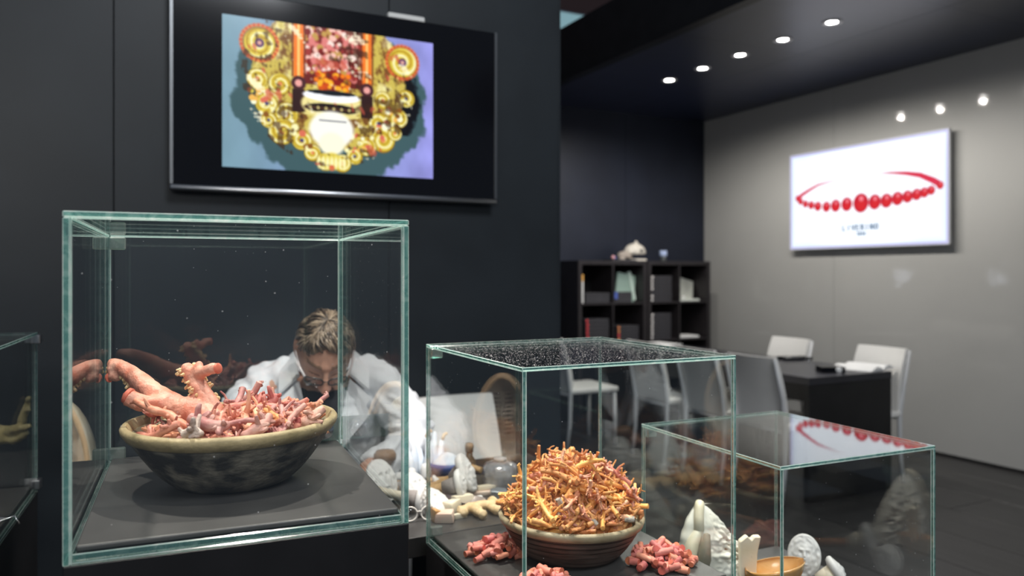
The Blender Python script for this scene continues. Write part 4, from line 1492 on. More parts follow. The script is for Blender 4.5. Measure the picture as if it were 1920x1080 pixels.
# amber half shell: hollow boat
t = thing('half_shell', 'glossy amber half shell lying hollow side up beside the pale slab', 'shell', (1.262, 1.243, PC), -.55)
vs, fs = [], []
nu, nv = 22, 12
for side in (0, 1):
    for j in range(nv + 1):
        for i in range(nu + 1):
            u = i / nu * 2 - 1; v = j / nv * PI
            r = .043 * math.sqrt(max(0.0, 1 - u * u * .96)) - side * .0035
            vs.append((u * .062, -r * math.cos(v) * 1.0, .060 - r * math.sin(v) * 1.2 + .012 * u + .006 * math.sin(3 * v)))
m_ = (nv + 1) * (nu + 1)
for j in range(nv):
    for i in range(nu):
        a = j * (nu + 1) + i
        fs += [(a, a + nu + 1, a + nu + 2, a + 1), (m_ + a, m_ + a + 1, m_ + a + nu + 2, m_ + a + nu + 1)]
for i in range(nu):
    for b in (0, nv * (nu + 1)):
        fs.append((b + i, b + i + 1, m_ + b + i + 1, m_ + b + i))
MB().add(vs, fs).build('shell_wall', m_amber, t)
fl_ = MB()
for k in range(7):
    fl_.ell((rc.uniform(-.035, .035), rc.uniform(-.015, .015), .018 + rc.uniform(0, .012)), (rc.uniform(.005, .010), rc.uniform(.004, .008), .003), 8, 6)
fl_.build('pearly_spots', m_cameo, t)


def cameo_relief(rw, rh, d, seed):
    """Oval domed shell piece with a head in relief on the front (facing -y)."""
    mb = MB()
    vs, fs = [], []
    nr, na = 26, 64
    vs.append((0, 0, 0))
    feats = []
    rs_ = random.Random(seed)
    for j in range(1, nr + 1):
        for i in range(na):
            a = 2 * PI * i / na
            r = j / nr
            x, z = r * math.cos(a), r * math.sin(a)
            y = -d * math.sqrt(max(0, 1 - r * r * .85))
            # the face: brows, nose, cheeks, mouth, hair curls round it
            h = 0
            f = math.exp(-((x / .5) ** 2 + ((z + .02) / .62) ** 2) ** 2)
            h += .20 * f
            h += .20 * math.exp(-((x / .10) ** 2 + ((z - .02) / .22) ** 2))
            h -= .14 * (math.exp(-(((x - .22) / .12) ** 2 + ((z - .18) / .09) ** 2)) + math.exp(-(((x + .22) / .12) ** 2 + ((z - .18) / .09) ** 2)))
            h += .10 * (math.exp(-(((x - .2) / .16) ** 2 + ((z - .34) / .06) ** 2)) + math.exp(-(((x + .2) / .16) ** 2 + ((z - .34) / .06) ** 2)))
            h += .09 * math.exp(-((x / .18) ** 2 + ((z + .34) / .05) ** 2))
            h -= .06 * math.exp(-((x / .2) ** 2 + ((z + .42) / .04) ** 2))
            h += (1 - f) * .16 * noise.noise(Vector((x * 5 + seed, z * 5, 0))) * (r < .93)
            vs.append((x * rw, y - h * d * 2.3, z * rh))
    for i in range(na):
        fs.append((0, 1 + (i + 1) % na, 1 + i))
    for j in range(nr - 1):
        for i in range(na):
            i2 = (i + 1) % na
            a = 1 + j * na
            fs.append((a + i, a + i2, a + na + i2, a + na + i))
    last = 1 + (nr - 1) * na
    for k, (s_, y) in enumerate(((1.02, .004), (.9, .012), (.6, .016))):
        b = len(vs)
        for i in range(na):
            a = 2 * PI * i / na
            vs.append((math.cos(a) * rw * s_, y, math.sin(a) * rh * s_))
        for i in range(na):
            i2 = (i + 1) % na
            fs.append((last + i, last + i2, b + i2, b + i))
        last = b
    fs.append(tuple(range(last, last + na)))
    return mb.add(vs, fs)


CAM = [cameo_relief(.034, .045, .010, s).mesh('cameo', m_cameo) for s in (1, 2, 3)]


def cameo_stick(label, p, yaw, pitch, L_, sc=1.0, m=None, kind=0, roll=0, rs=.012, wax=True, group=None):
    """A carved shell piece cemented on the end of a wooden turning stick; the relief looks along local -y."""
    t = thing('cameo_stick', label, 'cameo', p, 0, group)
    t.rotation_euler = (pitch, roll, yaw)
    o = link('cameo', CAM[kind], t); o.scale = (sc, sc, sc)
    if wax:
        MB().lathe([(0, .0), (.026 * sc, .0), (.024 * sc, .014), (.016, .035), (0, .036)], 20, M=Matrix.Rotation(-PI / 2, 4, 'X') @ Matrix.Translation((0, 0, .012))).build('wax_cup', m_wax if m is not m_stickO else m_ivory, t)
    MB().tube([(0, .03, 0), (0, .05, 0), (0, L_ * .5, 0), (0, L_, 0)], [rs * 1.05, rs, rs * .95, rs * 1.1], 14, bulge=.15).build('stick', m or m_stick, t, angle=40)
    return t


cameo_stick('white cameo with a face on an orange stick inside the low right case', (1.385, 1.275, PC + .049), -.80, -.12, .17, 1.05, m_stickO, 0, rs=.011)
cameo_stick('white cameo leaning on the right pane of the low case at the picture bottom', (1.405, 1.20, PC + .036), .95, -.55, .13, .8, m_stickO, 1, rs=.010)
t = thing('silver_scrap', 'small silvery shell chips behind the amber half shell', 'scrap', (1.30, 1.33, PC), .3)
mb = MB()
for k in range(6):
    mb.ell((rc.uniform(-.035, .035), rc.uniform(-.01, .01), .006), (.010, .006, .006), 8, 5)
mb.build('chips', mat('silver_chip', (.6, .6, .56), .25, .5, metal=.4), t)
# ------------------------------------------------------------------ workbench
BZ = .775
BX0, BX1, BY0, BY1 = -.07, 1.16, 1.605, 2.20
t = thing('workbench', 'black workbench crowded with cameos and tools before the man', 'table', ((BX0 + BX1) / 2, (BY0 + BY1) / 2, 0))
hx, hy = (BX1 - BX0) / 2, (BY1 - BY0) / 2
bx((-hx, -hy, BZ - .045), (hx, hy, BZ)).build('bench_top', M_BENCH, t, smooth=False, bevel=.0015)
for sx in (-1, 1):
    for sy in (-1, 1):
        x, y = sx * (hx - .04), sy * (hy - .04)
        bx((x - .02, y - .02, 0), (x + .02, y + .02, BZ - .046)).build('leg', M_BLACK, t, smooth=False)

g = lambda px, py, z=BZ: ray_at(px, py, z)


def on(px, py, lift):
    """Point whose base stands on the bench; lift is the height of the object's centre."""
    v = ray_at(px, py, BZ + lift)
    return v


CG = 'cameos on turning sticks on the workbench'
cameo_stick('white cameo on a long pale stick, topmost across the bench by the grey glass jar', on(876, 886, .062), .95, -.42, .165, 1.15, None, 1, rs=.012, group=CG)
cameo_stick('white oval cameo on a thick pale stick lying in the bench middle', on(864, 908, .045), 1.05, -.22, .150, .85, None, 0, rs=.013, group=CG)
cameo_stick('white cameo with a face on a cream stick near the bench front', on(793, 938, .036), .80, .10, .15, .80, m_ivory, 2, rs=.011, group=CG)
cameo_stick('large white cameo disc with brown patch half hidden by the big case', on(716, 902, .05), .35, -.5, .12, 1.25, None, 1, rs=.012, group=CG)
cameo_stick('white cameo lying on its back right of the cream-stick cameo', on(820, 940, .026), .55, -.95, .02, .95, None, 0, rs=.012, wax=False, group=CG)
cameo_stick('rounded white cameo behind the cream-stick cameo', on(782, 915, .040), .35, -.75, .10, 1.0, None, 2, rs=.012, group=CG)
cameo_stick('small dim white cameo under the pale sticks', on(822, 908, .024), 1.3, -.5, .05, .6, None, 0, rs=.010, group=CG)


def stick(label, a, b, r, m=m_stick, cap=None):
    t = thing('turning_stick', label, 'stick', a)
    v = Vector(b) - Vector(a)
    MB().tube([(0, 0, 0), v * .05, v * .6, v], [r * .9, r, r, r * .95], 12, bulge=.2).build('shaft', m, t, angle=40)
    if cap:
        MB().tube([v * .72, v * 1.02], [r * 1.15, r * 1.15], 12).build('ferrule', cap, t, angle=40)


stick('pale wooden stick with grey ferrule near the big case edge', on(716, 921, .013), on(752, 912, .013), .0125, cap=m_wax)
stick('thin pale wooden stick behind the ferrule stick', on(716, 904, .010), on(758, 908, .010), .009)
stick('brown wooden stick under the cream-stick cameo', on(708, 932, .011), on(762, 930, .011), .011)
stick('pale wooden stick under the middle cameo', on(800, 902, .010), on(852, 898, .010), .009)
stick('short pale wooden stick beside the grey glass jar', on(872, 872, .020), on(902, 882, .012), .009)

# mushroom-headed turned tool
p = on(722, 908, 0)
t = thing('wooden_stamp', 'brown wooden mushroom-headed stamp standing on the bench', 'tool', (p.x, p.y, BZ))
MB().lathe([(0, 0), (.016, 0), (.015, .02), (.012, .045), (.020, .060), (.030, .068), (.031, .082), (.024, .092), (0, .094)], 24).build('turned_handle', mat('brown_wood', (.20, .11, .06), .45, .4, col2=(.34, .22, .14), vscale=20), t)
p = on(717, 896, .01)
t = thing('yellow_tag', 'small bright yellow tab lying by the brown stamp', 'tag', (p.x, p.y, BZ), .4)
bx((-.012, -.006, 0), (.012, .006, .009)).build('tab', mat('bright_yellow', (.80, .60, .02), .5), t, smooth=False, bevel=.002)
p = on(748, 893, .015)
t = thing('shell_chip', 'pale rounded shell chip by the big case edge', 'shell', (p.x, p.y, BZ))
MB().ell((0, 0, .013), (.030, .016, .013), 14, 8).build('chip', m_cameo, t)

# pale blue crumpled tissue with coral tips, and a few white corks
p = on(785, 893, 0)
t = thing('white_coral', 'pale bluish white coral fingers standing by the white chair', 'coral', (p.x, p.y, BZ))
mb = MB()
for k in range(7):
    a = -.6 + k * .22
    b = Vector((-.04 + k * .015, rc.uniform(-.012, .02), 0))
    tip = b + Vector((.05 * math.sin(a), .02, .09 + .012 * (k % 3)))
    mb.tube([b, b * .5 + tip * .5 + Vector((.006, 0, 0)), tip], [.015, .013, .007], 8, bulge=.6)
mb.build('fingers', mat('pale_blue_white', (.62, .70, .80), .5, col2=(.78, .80, .82), vscale=30), t)
tp = MB()
for k in (1, 4, 6):
    a = -.6 + k * .22
    b = Vector((-.04 + k * .015, .006, 0)) + Vector((.05 * math.sin(a), .02, .092 + .012 * (k % 3)))
    tp.tube([b, b + Vector((.006, 0, .014)), b + Vector((.014, 0, .016))], [.006, .0055, .005], 8, bulge=.6)
tp.build('tips', m_poly, t)
for px, py, lab in ((771, 906, 'white rounded cork behind the pale stick at the case edge'), (798, 897, 'white rounded cork in front of the pale coral fingers')):
    p = on(px, py, 0)
    t = thing('white_stopper', lab, 'stopper', (p.x, p.y, BZ))
    MB().lathe([(0, 0), (.013, 0), (.015, .008), (.014, .030), (.010, .040), (0, .043)], 16).build('plug', m_cameo, t)
# blue dish with white powder jar
p = on(838, 888, 0)
t = thing('blue_dish', 'shallow blue dish heaped with white paste before the chair', 'dish', (p.x, p.y, BZ))
MB().lathe([(0, 0), (.040, 0), (.052, .022), (.055, .036), (.051, .036), (.047, .022), (0, .008)], 32).build('dish_wall', mat('cobalt_blue', (.03, .10, .34), .25, .5), t)
MB().lathe([(0, .062), (.018, .056), (.038, .040), (.050, .026), (0, .02)], 24, wob=lambda a, z: .08 * math.sin(4 * a)).build('paste', mat('pale_paste', (.60, .70, .82), .6, col2=(.80, .82, .84), vscale=30), t)
p = on(880, 884, 0)
t = thing('cork_bottle', 'small brown corked bottle behind the top cameo', 'bottle', (p.x, p.y, BZ))
MB().lathe([(0, 0), (.019, 0), (.020, .03), (.010, .045), (.009, .06), (0, .06)], 20).build('flask', mat('brown_flask', (.14, .09, .05), .15, .5), t)
MB().lathe([(0, .055), (.011, .056), (.013, .075), (.010, .082), (0, .083)], 18).build('cork', mat('cork_brown', (.28, .20, .13), .7, var=.3, vscale=60), t)
# faceted grey glass jar
p = on(938, 915, 0)
t = thing('glass_jar', 'grey ribbed glass jar beside the white chair back', 'jar', (p.x, p.y, BZ))
MB().lathe([(0, 0), (.040, 0), (.046, .012), (.044, .018), (.048, .024), (.045, .032), (.049, .038), (.046, .046), (.047, .055), (.040, .066), (.02, .072), (0, .074)], 28, wob=lambda a, z: .05 * math.sin(9 * a + 80 * z)).build(
    'ribbed_body', mat('smoky_glass', (.26, .27, .29), .12, .6, var=.35, vscale=35, coat=.5), t)
MB().lathe([(0, .073), (.016, .073), (.018, .082), (0, .086)], 18).build('stopper', mat('smoky_glass2', (.32, .33, .35), .15, .6, coat=.5), t)
p = on(990, 886, 0)
t = thing('lens_disc', 'flat dark round lens lying at the back right of the bench', 'lens', (p.x, p.y, BZ))
MB().lathe([(0, 0), (.050, 0), (.055, .005), (.050, .012), (.03, .016), (0, .017)], 30).build('disc', mat('dark_glass', (.05, .05, .055), .08, .6, coat=1), t)
# hexagonal steel block
p = on(935, 934, 0)
t = thing('hexagonal_block', 'small hexagonal steel block in front of the grey jar', 'block', (p.x, p.y, BZ), .2)
MB().lathe([(0, 0), (.024, 0), (.024, .020), (.021, .022), (0, .022)], 6).build('hexagon', mat('brushed_steel', (.45, .50, .55), .3, .5, metal=.8), t, smooth=False)
# pale slabs, blocks and chips at the right front
def slab(label, px, py, a, size, m, name='shell_piece', cat='shell', lift=0):
    p = on(px, py, lift + size[2] / 2)
    t = thing(name, label, cat, (p.x, p.y, BZ + lift), a)
    rs_ = random.Random(int(px * 7 + py))
    mb = MB()
    sx, sy, sz = (s / 2 for s in size)
    mb.box((-sx, -sy, 0), (sx, sy, sz * 2))
    mb.v = [(x * rs_.uniform(.78, 1.12), y * rs_.uniform(.78, 1.12), z * (1 if z == 0 else rs_.uniform(.8, 1.15))) for x, y, z in mb.v]
    mb.build('piece', m, t, bevel=min(size) * .22, seg=2, angle=50)


m_blush = mat('blush_shell', (.66, .42, .33), .4, .45, col2=(.76, .62, .52), vscale=20)
m_ginger = mat('ginger_coral', (.52, .36, .18), .55, .4, col2=(.66, .50, .30), vscale=40, bump=.4, bscale=120)
slab('cream and tan shell block at the bench front', 848, 949, .5, (.050, .034, .030), m_ivory)
slab('blush pink shell chunk on its side at the front of the bench', 832, 968, -.5, (.048, .030, .028), m_blush)
slab('tan shell wedge left of the blush pink chunk', 818, 966, .3, (.022, .022, .032), m_amber)
slab('small flat cream chip right of the blush pink chunk', 862, 967, .1, (.036, .014, .012), m_ivory)
slab('blush flat shell plate beneath the hexagonal block', 898, 922, -.3, (.080, .050, .010), m_blush)
slab('long flat cream shell strip at the foot of the grey jar', 912, 913, .1, (.060, .020, .010), m_ivory, lift=.0105)
slab('cream shell lump left of the ginger coral', 868, 936, .2, (.060, .028, .024), m_ivory)
slab('white shell sliver right of the cream lump', 893, 935, 0, (.036, .016, .012), m_cameo)
# knobbly ginger-like coral root
root_ = MB()
rk = random.Random(77)
o0 = on(905, 948, .018)
for pl in ([(-.055, .02, .012), (-.02, .012, .016), (.02, .0, .016), (.06, -.012, .012)], [(-.02, .012, .016), (-.03, -.018, .014), (-.035, -.04, .012)], [(.02, 0, .016), (.01, -.03, .014), (.018, -.05, .012)],
           [(.03, 0, .014), (.05, .02, .014)], [(-.045, .02, .012), (-.06, .002, .012)]):
    pp, rr = smooth_path([Vector(q) for q in pl], [.011] * len(pl), 4)
    root_.tube(pp, [x * rk.uniform(.85, 1.35) for x in rr], 10, bulge=.7)
rme = evaluated(root_, 'root', .003, 2)
rme.materials.append(m_ginger)
o = link('coral_root', rme, None, (o0.x, o0.y, BZ))
o.rotation_euler = (0, 0, .3)
tag(o, 'knobbly ginger-coloured coral root lying at the bench front', 'coral')
# clear goggles
p = on(786, 966, .015)
t = thing('loupe_glasses', 'clear-rimmed loupe spectacles lying at the front edge of the bench', 'spectacles', (p.x, p.y, BZ), -.25)
t.scale = (.62, .62, .62)
mfr = mat('clear_rim', (.55, .53, .50), .2, .5)
for sx in (-1, 1):
    pts = [(sx * .034 + .027 * math.cos(2 * PI * k / 20), .004 * math.sin(2 * PI * k / 20), .030 + .025 * math.sin(2 * PI * k / 20)) for k in range(21)]
    MB().tube(pts, .0032, 8, caps=False).build('rim', mfr, t)
    MB().lathe([(0, -.001), (.025, -.001), (.025, .001), (0, .001)], 20, M=Matrix.Translation((sx * .034, 0, .030)) @ Matrix.Rotation(PI / 2, 4, 'X')).build('lens', M_PANE, t)
    MB().tube([(sx * .061, 0, .036), (sx * .066, .05, .034), (sx * .060, .10, .018)], .003, 6).build('temple', mfr, t)
MB().tube([(-.008, 0, .036), (0, -.003, .040), (.008, 0, .036)], .003, 6).build('bridge', mfr, t)
p = on(812, 962, .01)
t = thing('shell_saucer', 'thin grey shell saucer right of the cream block', 'shell', (p.x + .115, p.y + .03, BZ))
MB().lathe([(0, .003), (.02, .004), (.032, .016), (.034, .018), (.031, .014), (.02, .001), (0, 0)], 24, wob=lambda a, z: .12 * math.sin(a)).build('saucer', mat('grey_saucer', (.30, .25, .23), .3, .5, var=.2), t)

# tall cut-open shell behind the bowl: hidden straight on, it shows mirrored twice in the middle case
t = thing('cut_shell', 'tall cut-open cowrie shell on the bench, seen mirrored in the middle case', 'shell', (.172, 2.095, BZ), 0)
t.rotation_euler = (0, 0, .52)
vs, fs, mi = [], [], []
nr, na = 14, 48
outl = []
for i in range(na):
    a = 2 * PI * i / na
    x = .085 * math.cos(a) * (1 - .18 * math.sin(a)); z = .14 + .14 * math.sin(a)
    outl.append((x, z))
for j in range(nr + 1):           # outer back
    s = j / nr
    for x, z in outl:
        vs.append((x * math.cos(s * PI / 2), .075 * math.sin(s * PI / 2), .14 + (z - .14) * math.cos(s * PI / 2)))
for j in range(nr + 1):           # hollow inside
    s = j / nr
    for x, z in outl:
        k = .88
        vs.append((x * k * math.cos(s * PI / 2), -.006 + .066 * math.sin(s * PI / 2), .14 + (z - .14) * k * math.cos(s * PI / 2)))
m_ = (nr + 1) * na
for j in range(nr):
    for i in range(na):
        i2 = (i + 1) % na
        a, b = j * na, (j + 1) * na
        fs.append((a + i, b + i, b + i2, a + i2)); mi.append(0)
        fs.append((m_ + a + i, m_ + a + i2, m_ + b + i2, m_ + b + i)); mi.append(1)
for i in range(na):
    i2 = (i + 1) % na
    fs.append((i, i2, m_ + i2, m_ + i)); mi.append(2)
mb = MB(); mb.v = vs; mb.f = fs; mb.mi = mi
mb.build('shell_body', [m_ivory, mat('shell_inside', (.70, .62, .52), .3, .5, col2=(.42, .30, .20), vscale=9), mat('shell_rim', (.62, .42, .24), .35, .5)], t)
tooth = MB()
for k in range(10):
    tooth.tube([(-.010 - .004 * math.sin(k), -.004, .10 + k * .013), (-.028, .012, .10 + k * .013)], [.003, .002], 6)
    tooth.tube([(.012, -.004, .10 + k * .013), (.032, .012, .10 + k * .013)], [.003, .002], 6)
tooth.build('teeth', mat('dark_teeth', (.09, .05, .03), .4), t)

# ------------------------------------------------------------------ the man at the bench
ROOT = Vector((.555, 2.40, 0))
man = thing('person', 'man in a white lab coat and glasses bent over the workbench', 'person', ROOT, -.22)
body = MB()


def T(pts, rad, n=16, mb=None, flat=1.0, sub=3, bulge=.6):
    p, r = smooth_path([Vector(q) for q in pts], rad, sub)
    (mb or body).tube(p, r, n, bulge=bulge, flat=flat)


# joints (x: to the viewer's right, y: away, z: up)
HIP, NECK = (0, .14, .52), (0, -.055, 1.085)
HEAD = Vector((.0, -.195, 1.128))
SHL, SHR = (-.180, -.005, 1.000), (.176, -.005, 1.000)
EL, ER = (-.285, -.13, .845), (.265, -.13, .835)
WL, WR = (-.115, -.335, .815), (.105, -.335, .815)
T([HIP, (0, .12, .68), (0, .06, .85), (0, .0, .98), (0, -.02, 1.05)], [.125, .118, .128, .125, .085], 20)
T([(0, -.005, 1.03), NECK, (0, -.115, 1.115)], [.075, .058, .056], 16)
for S, E, W_ in ((SHL, EL, WL), (SHR, ER, WR)):
    sx = -1 if S[0] < 0 else 1
    T([(sx * .06, 0, 1.03), S, ((S[0] + E[0]) / 2, (S[1] + E[1]) / 2, (S[2] + E[2]) / 2), E], [.06, .058, .046, .039], 14)
    T([E, ((E[0] + W_[0]) / 2, (E[1] + W_[1]) / 2, (E[2] + W_[2]) / 2 + .004), W_], [.040, .036, .025], 14)
    # hand: palm, four curled fingers, thumb from the side of the palm
    W3 = Vector(W_)
    d = Vector((-sx * .75, -.62, -.12)).normalized()
    sd = Vector((sx * .62 * -1, .75, 0)).normalized() * -1
    pc = W3 + d * .045
    body.ell(pc, (.040, .040, .016), 14, 8, R=Matrix((d, sd, d.cross(sd))).transposed())
    for k, (off, L_) in enumerate(((-.028, .066), (-.010, .075), (.010, .070), (.027, .056))):
        b = pc + d * .030 + sd * off
        e1 = b + d * L_ * .45 + Vector((0, 0, .004)); e2 = e1 + d * L_ * .30 + Vector((0, 0, -.014)); e3 = e2 + d * L_ * .14 + Vector((0, 0, -.016))
        T([b - d * .02, b, e1, e2, e3], [.009, .0092, .0088, .0080, .0065], 8, sub=2)
    th = pc - d * .012 - sd * .026
    T([th, th - sd * .022 + d * .016, th - sd * .026 + d * .042 + Vector((0, 0, -.008)), th - sd * .018 + d * .060 + Vector((0, 0, -.014))], [.012, .0105, .0095, .007], 8, sub=2)
    # seated legs
    T([(sx * .09, .12, .50), (sx * .14, -.10, .52), (sx * .15, -.32, .50)], [.085, .075, .058], 12)
    T([(sx * .15, -.32, .50), (sx * .15, -.30, .28), (sx * .15, -.28, .08)], [.056, .050, .036], 12)
    T([(sx * .15, -.26, .05), (sx * .155, -.36, .045), (sx * .16, -.45, .035)], [.038, .036, .028], 10)

# head: built upright facing -y, then bowed forward and turned a little
BOW = Matrix.Rotation(.06, 4, 'Z') @ Matrix.Rotation(.04, 4, 'Y') @ Matrix.Rotation(math.radians(43), 4, 'X')


def gs(p, c, s, k):
    return k * math.exp(-(((p[0] - c[0]) / s[0]) ** 2 + ((p[2] - c[1]) / s[1]) ** 2))


def headfn(p, q):
    x, y, z = q
    front = max(0, -p.y)
    if z < 0:                               # narrow the jaw
        x *= 1 - .30 * (-z / .118) ** 1.4
        y *= 1 - .10 * (-z / .118)
        if y > 0:
            y *= 1 - .45 * (-z / .118)
    v = Vector((x, y, z))
    f = 0
    f += gs(v, (0, -.108), (.024, .018), .012)            # chin
    f += gs(v, (0, -.078), (.026, .009), .006)            # lips
    f += gs(v, (0, .034), (.050, .012), .006)             # brow
    for s_ in (-1, 1):
        f -= gs(v, (s_ * .030, .010), (.017, .012), .011)   # eye sockets
        f += gs(v, (s_ * .030, .009), (.009, .007), .005)   # eyeballs under lids
        f += gs(v, (s_ * .042, -.028), (.020, .020), .004)  # cheekbones
        f -= gs(v, (s_ * .045, -.070), (.018, .022), .004)
    v.y -= f * (front > .2)
    return v


def hd(v):
    return HEAD + (BOW @ Vector(v))


hm = MB().ell((0, 0, 0), (.074, .096, .118), 56, 44, fn=headfn)
hm.v = [tuple(hd(v)) for v in hm.v]
body.add(hm.v, hm.f)
nz = MB().tube([(0, -.094, .020), (0, -.108, -.006), (0, -.119, -.030), (0, -.108, -.040)], [.0075, .009, .0125, .008], 12, bulge=.6)
for s_ in (-1, 1):
    nz.ell((s_ * .011, -.104, -.034), (.008, .010, .008), 10, 8)
    nz.ell((s_ * .074, .012, -.004), (.010, .020, .032), 12, 10)
    nz.ell((s_ * .081, .018, .004), (.006, .018, .026), 12, 10)
nz.v = [tuple(hd(v)) for v in nz.v]
body.add(nz.v, nz.f)
bme = evaluated(body, 'body', .0042, 2)
INV = BOW.inverted()
at = bme.attributes.new('col', 'FLOAT_COLOR', 'POINT')
cols = []
for vv in bme.vertices:
    q = INV @ (vv.co - HEAD)
    c = Vector((.50, .27, .19))
    n_ = noise.noise(q * 60)
    c *= 1 + .06 * n_
    if abs(q.x) < .09 and q.z > -.16 and q.z < .14 and abs(q.y) < .14:
        red = math.exp(-((q.x / .016) ** 2 + ((q.z + .028) / .014) ** 2)) + .6 * sum(math.exp(-(((q.x - s_ * .042) / .02) ** 2 + ((q.z + .03) / .02) ** 2)) for s_ in (-1, 1))
        c = c.lerp(Vector((.50, .20, .15)), min(1, red * .6) if q.y < 0 else 0)
        # short beard and moustache
        bd = 0
        if q.y < .03:
            if q.z < -.088: bd = 1
            if q.z < -.055 and abs(q.x) > .034: bd = .8
            if -.066 < q.z < -.048 and abs(q.x) < .034: bd = 1
            if q.z < -.02 and abs(q.x) > .060: bd = .7
        bd *= .62 + .38 * noise.noise(q * 240)
        c = c.lerp(Vector((.16, .10, .07)), max(0, min(1, bd)))
        if -.086 < q.z < -.068 and abs(q.x) < .026 and q.y < -.07:
            c = c.lerp(Vector((.48, .18, .15)), .7)
        for s_ in (-1, 1):                   # eyebrows, lids
            if abs(q.z - .036 - .08 * (.04 - abs(q.x - s_ * .03)) * .3) < .0055 and .012 < s_ * q.x < .052 and q.y < -.05:
                c = c.lerp(Vector((.17, .11, .07)), .75)
            if abs(q.z - .003) < .0028 and .016 < s_ * q.x < .046 and q.y < -.05:
                c = c.lerp(Vector((.10, .05, .04)), .8)
    cols += [c.x, c.y, c.z, 1]
at.data.foreach_set('color', cols)
bme.materials.append(attr_mat('skin', 'col', 0, .5, .12, 200, spec=.35))
link('body', bme, man)

# hair: close cap under many combed strands
m_hair = mat('hair_brown', (.075, .05, .032), .42, .6, col2=(.24, .175, .12), vscale=30, stretch=(3, 1, 1), rand=0)
m_hair2 = mat('hair_fair', (.36, .28, .20), .38, .6, col2=(.17, .12, .08), vscale=30)


def scalp(a, b, lift):
    """a: angle round the head (0 = front), b: 0 at the crown .. 1 at the hairline."""
    f = math.cos(a)
    fronth = .93 if f > 0 else 1.0
    side = abs(math.sin(a))
    lim = 1.02 * (1 - max(0, f) ** 3 * .24) + .55 * max(0, -f) + .16 * side
    th = b * lim
    p = Vector((math.sin(th) * math.sin(a), -math.sin(th) * math.cos(a), math.cos(th)))
    q = headfn(p, Vector((p.x * .074, p.y * .096, p.z * .118)))
    return q + Vector((p.x, p.y, p.z)) * lift


cap = MB()
nb_, na_ = 16, 48
vs = [hd(scalp(0, 0, .010))]
for j in range(1, nb_ + 1):
    for i in range(na_):
        a = 2 * PI * i / na_
        b = j / nb_ * (1 + .03 * math.sin(7 * a))
        vs.append(hd(scalp(a, b, .010 - .004 * b + .003 * noise.noise(Vector((a * 3, b * 6, 0))) - .004 * (j == nb_))))
fs = [(0, 1 + i, 1 + (i + 1) % na_) for i in range(na_)]
for j in range(nb_ - 1):
    for i in range(na_):
        i2 = (i + 1) % na_
        fs.append((1 + j * na_ + i, 1 + (j + 1) * na_ + i, 1 + (j + 1) * na_ + i2, 1 + j * na_ + i2))
hair_o = cap.add(vs, fs).build('hair', m_hair, man)
st_ = MB()
rk = random.Random(9)
for k in range(1000):
    a = rk.uniform(-PI, PI)
    b0 = rk.uniform(.0, .74)
    L_ = rk.uniform(.24, .42)
    lock = noise.noise(Vector((math.sin(a) * 3.2, math.cos(a) * 3.2, b0 * 3.5)))
    sw = .10 + .9 * noise.noise(Vector((math.sin(a) * 1.5, math.cos(a) * 1.5, 5)))
    hi = .008 + .008 * max(0, noise.noise(Vector((math.sin(a) * 4, math.cos(a) * 4, 9)))) + rk.uniform(0, .004)
    pts, rad = [], []
    for i in range(6):
        s = i / 5
        b = b0 + L_ * s
        pts.append(hd(scalp(a + sw * s, min(b, 1.05), hi * (.75 + .5 * math.sin(PI * s)) - .003 * (s > .9))))
        rad.append(.0030 * (1 - .75 * s) + .0004)
    v = lock * 1.4 + rk.gauss(0, .22) + .25 * (math.cos(a) - .2)
    st_.tube(pts, rad, 4, mi=1 if v > .28 else 0 if v > -.12 else 2, caps=False)
st_.build('hair_strands', [m_hair, m_hair2, mat('hair_dark', (.045, .030, .020), .45, .5)], hair_o)['kind'] = 'stuff'

# glasses
gl = MB()
for s_ in (-1, 1):
    pts = []
    for k in range(25):
        a = 2 * PI * k / 24
        ca, sa = math.cos(a), math.sin(a)
        pts.append(hd((s_ * .032 + .025 * math.copysign(abs(ca) ** .7, ca), -.114 + .018 * (abs(s_ * .032 + .025 * ca) / .06) ** 2, .002 + .014 * math.copysign(abs(sa) ** .7, sa))))
    gl.tube(pts, .0023, 6, caps=False)
gl.tube([hd((-.008, -.116, .006)), hd((0, -.118, .010)), hd((.008, -.116, .006))], .0016, 6)
go = gl.build('glasses', mat('dark_rim', (.03, .022, .02), .3), man)
for s_ in (-1, 1):
    MB().tube([hd((s_ * .056, -.098, .008)), hd((s_ * .072, -.06, .010)), hd((s_ * .080, -.005, .008)), hd((s_ * .082, .03, -.004))], [.0038, .0034, .0026, .002], 6).build('temple', mat('pale_temple', (.62, .56, .56), .25), go)
    lens_ = MB().lathe([(0, -.0005), (.0235, -.0005), (.0235, .0005), (0, .0005)], 20, M=Matrix.Translation((s_ * .032, -.1105, .002)) @ Matrix.Rotation(-.25 * s_, 4, 'Z') @ Matrix.Scale(.56, 4, (0, 0, 1)) @ Matrix.Rotation(PI / 2, 4, 'X'))
    lens_.v = [tuple(hd(v)) for v in lens_.v]
    lens_.build('spectacle_lens', M_PANE, go)

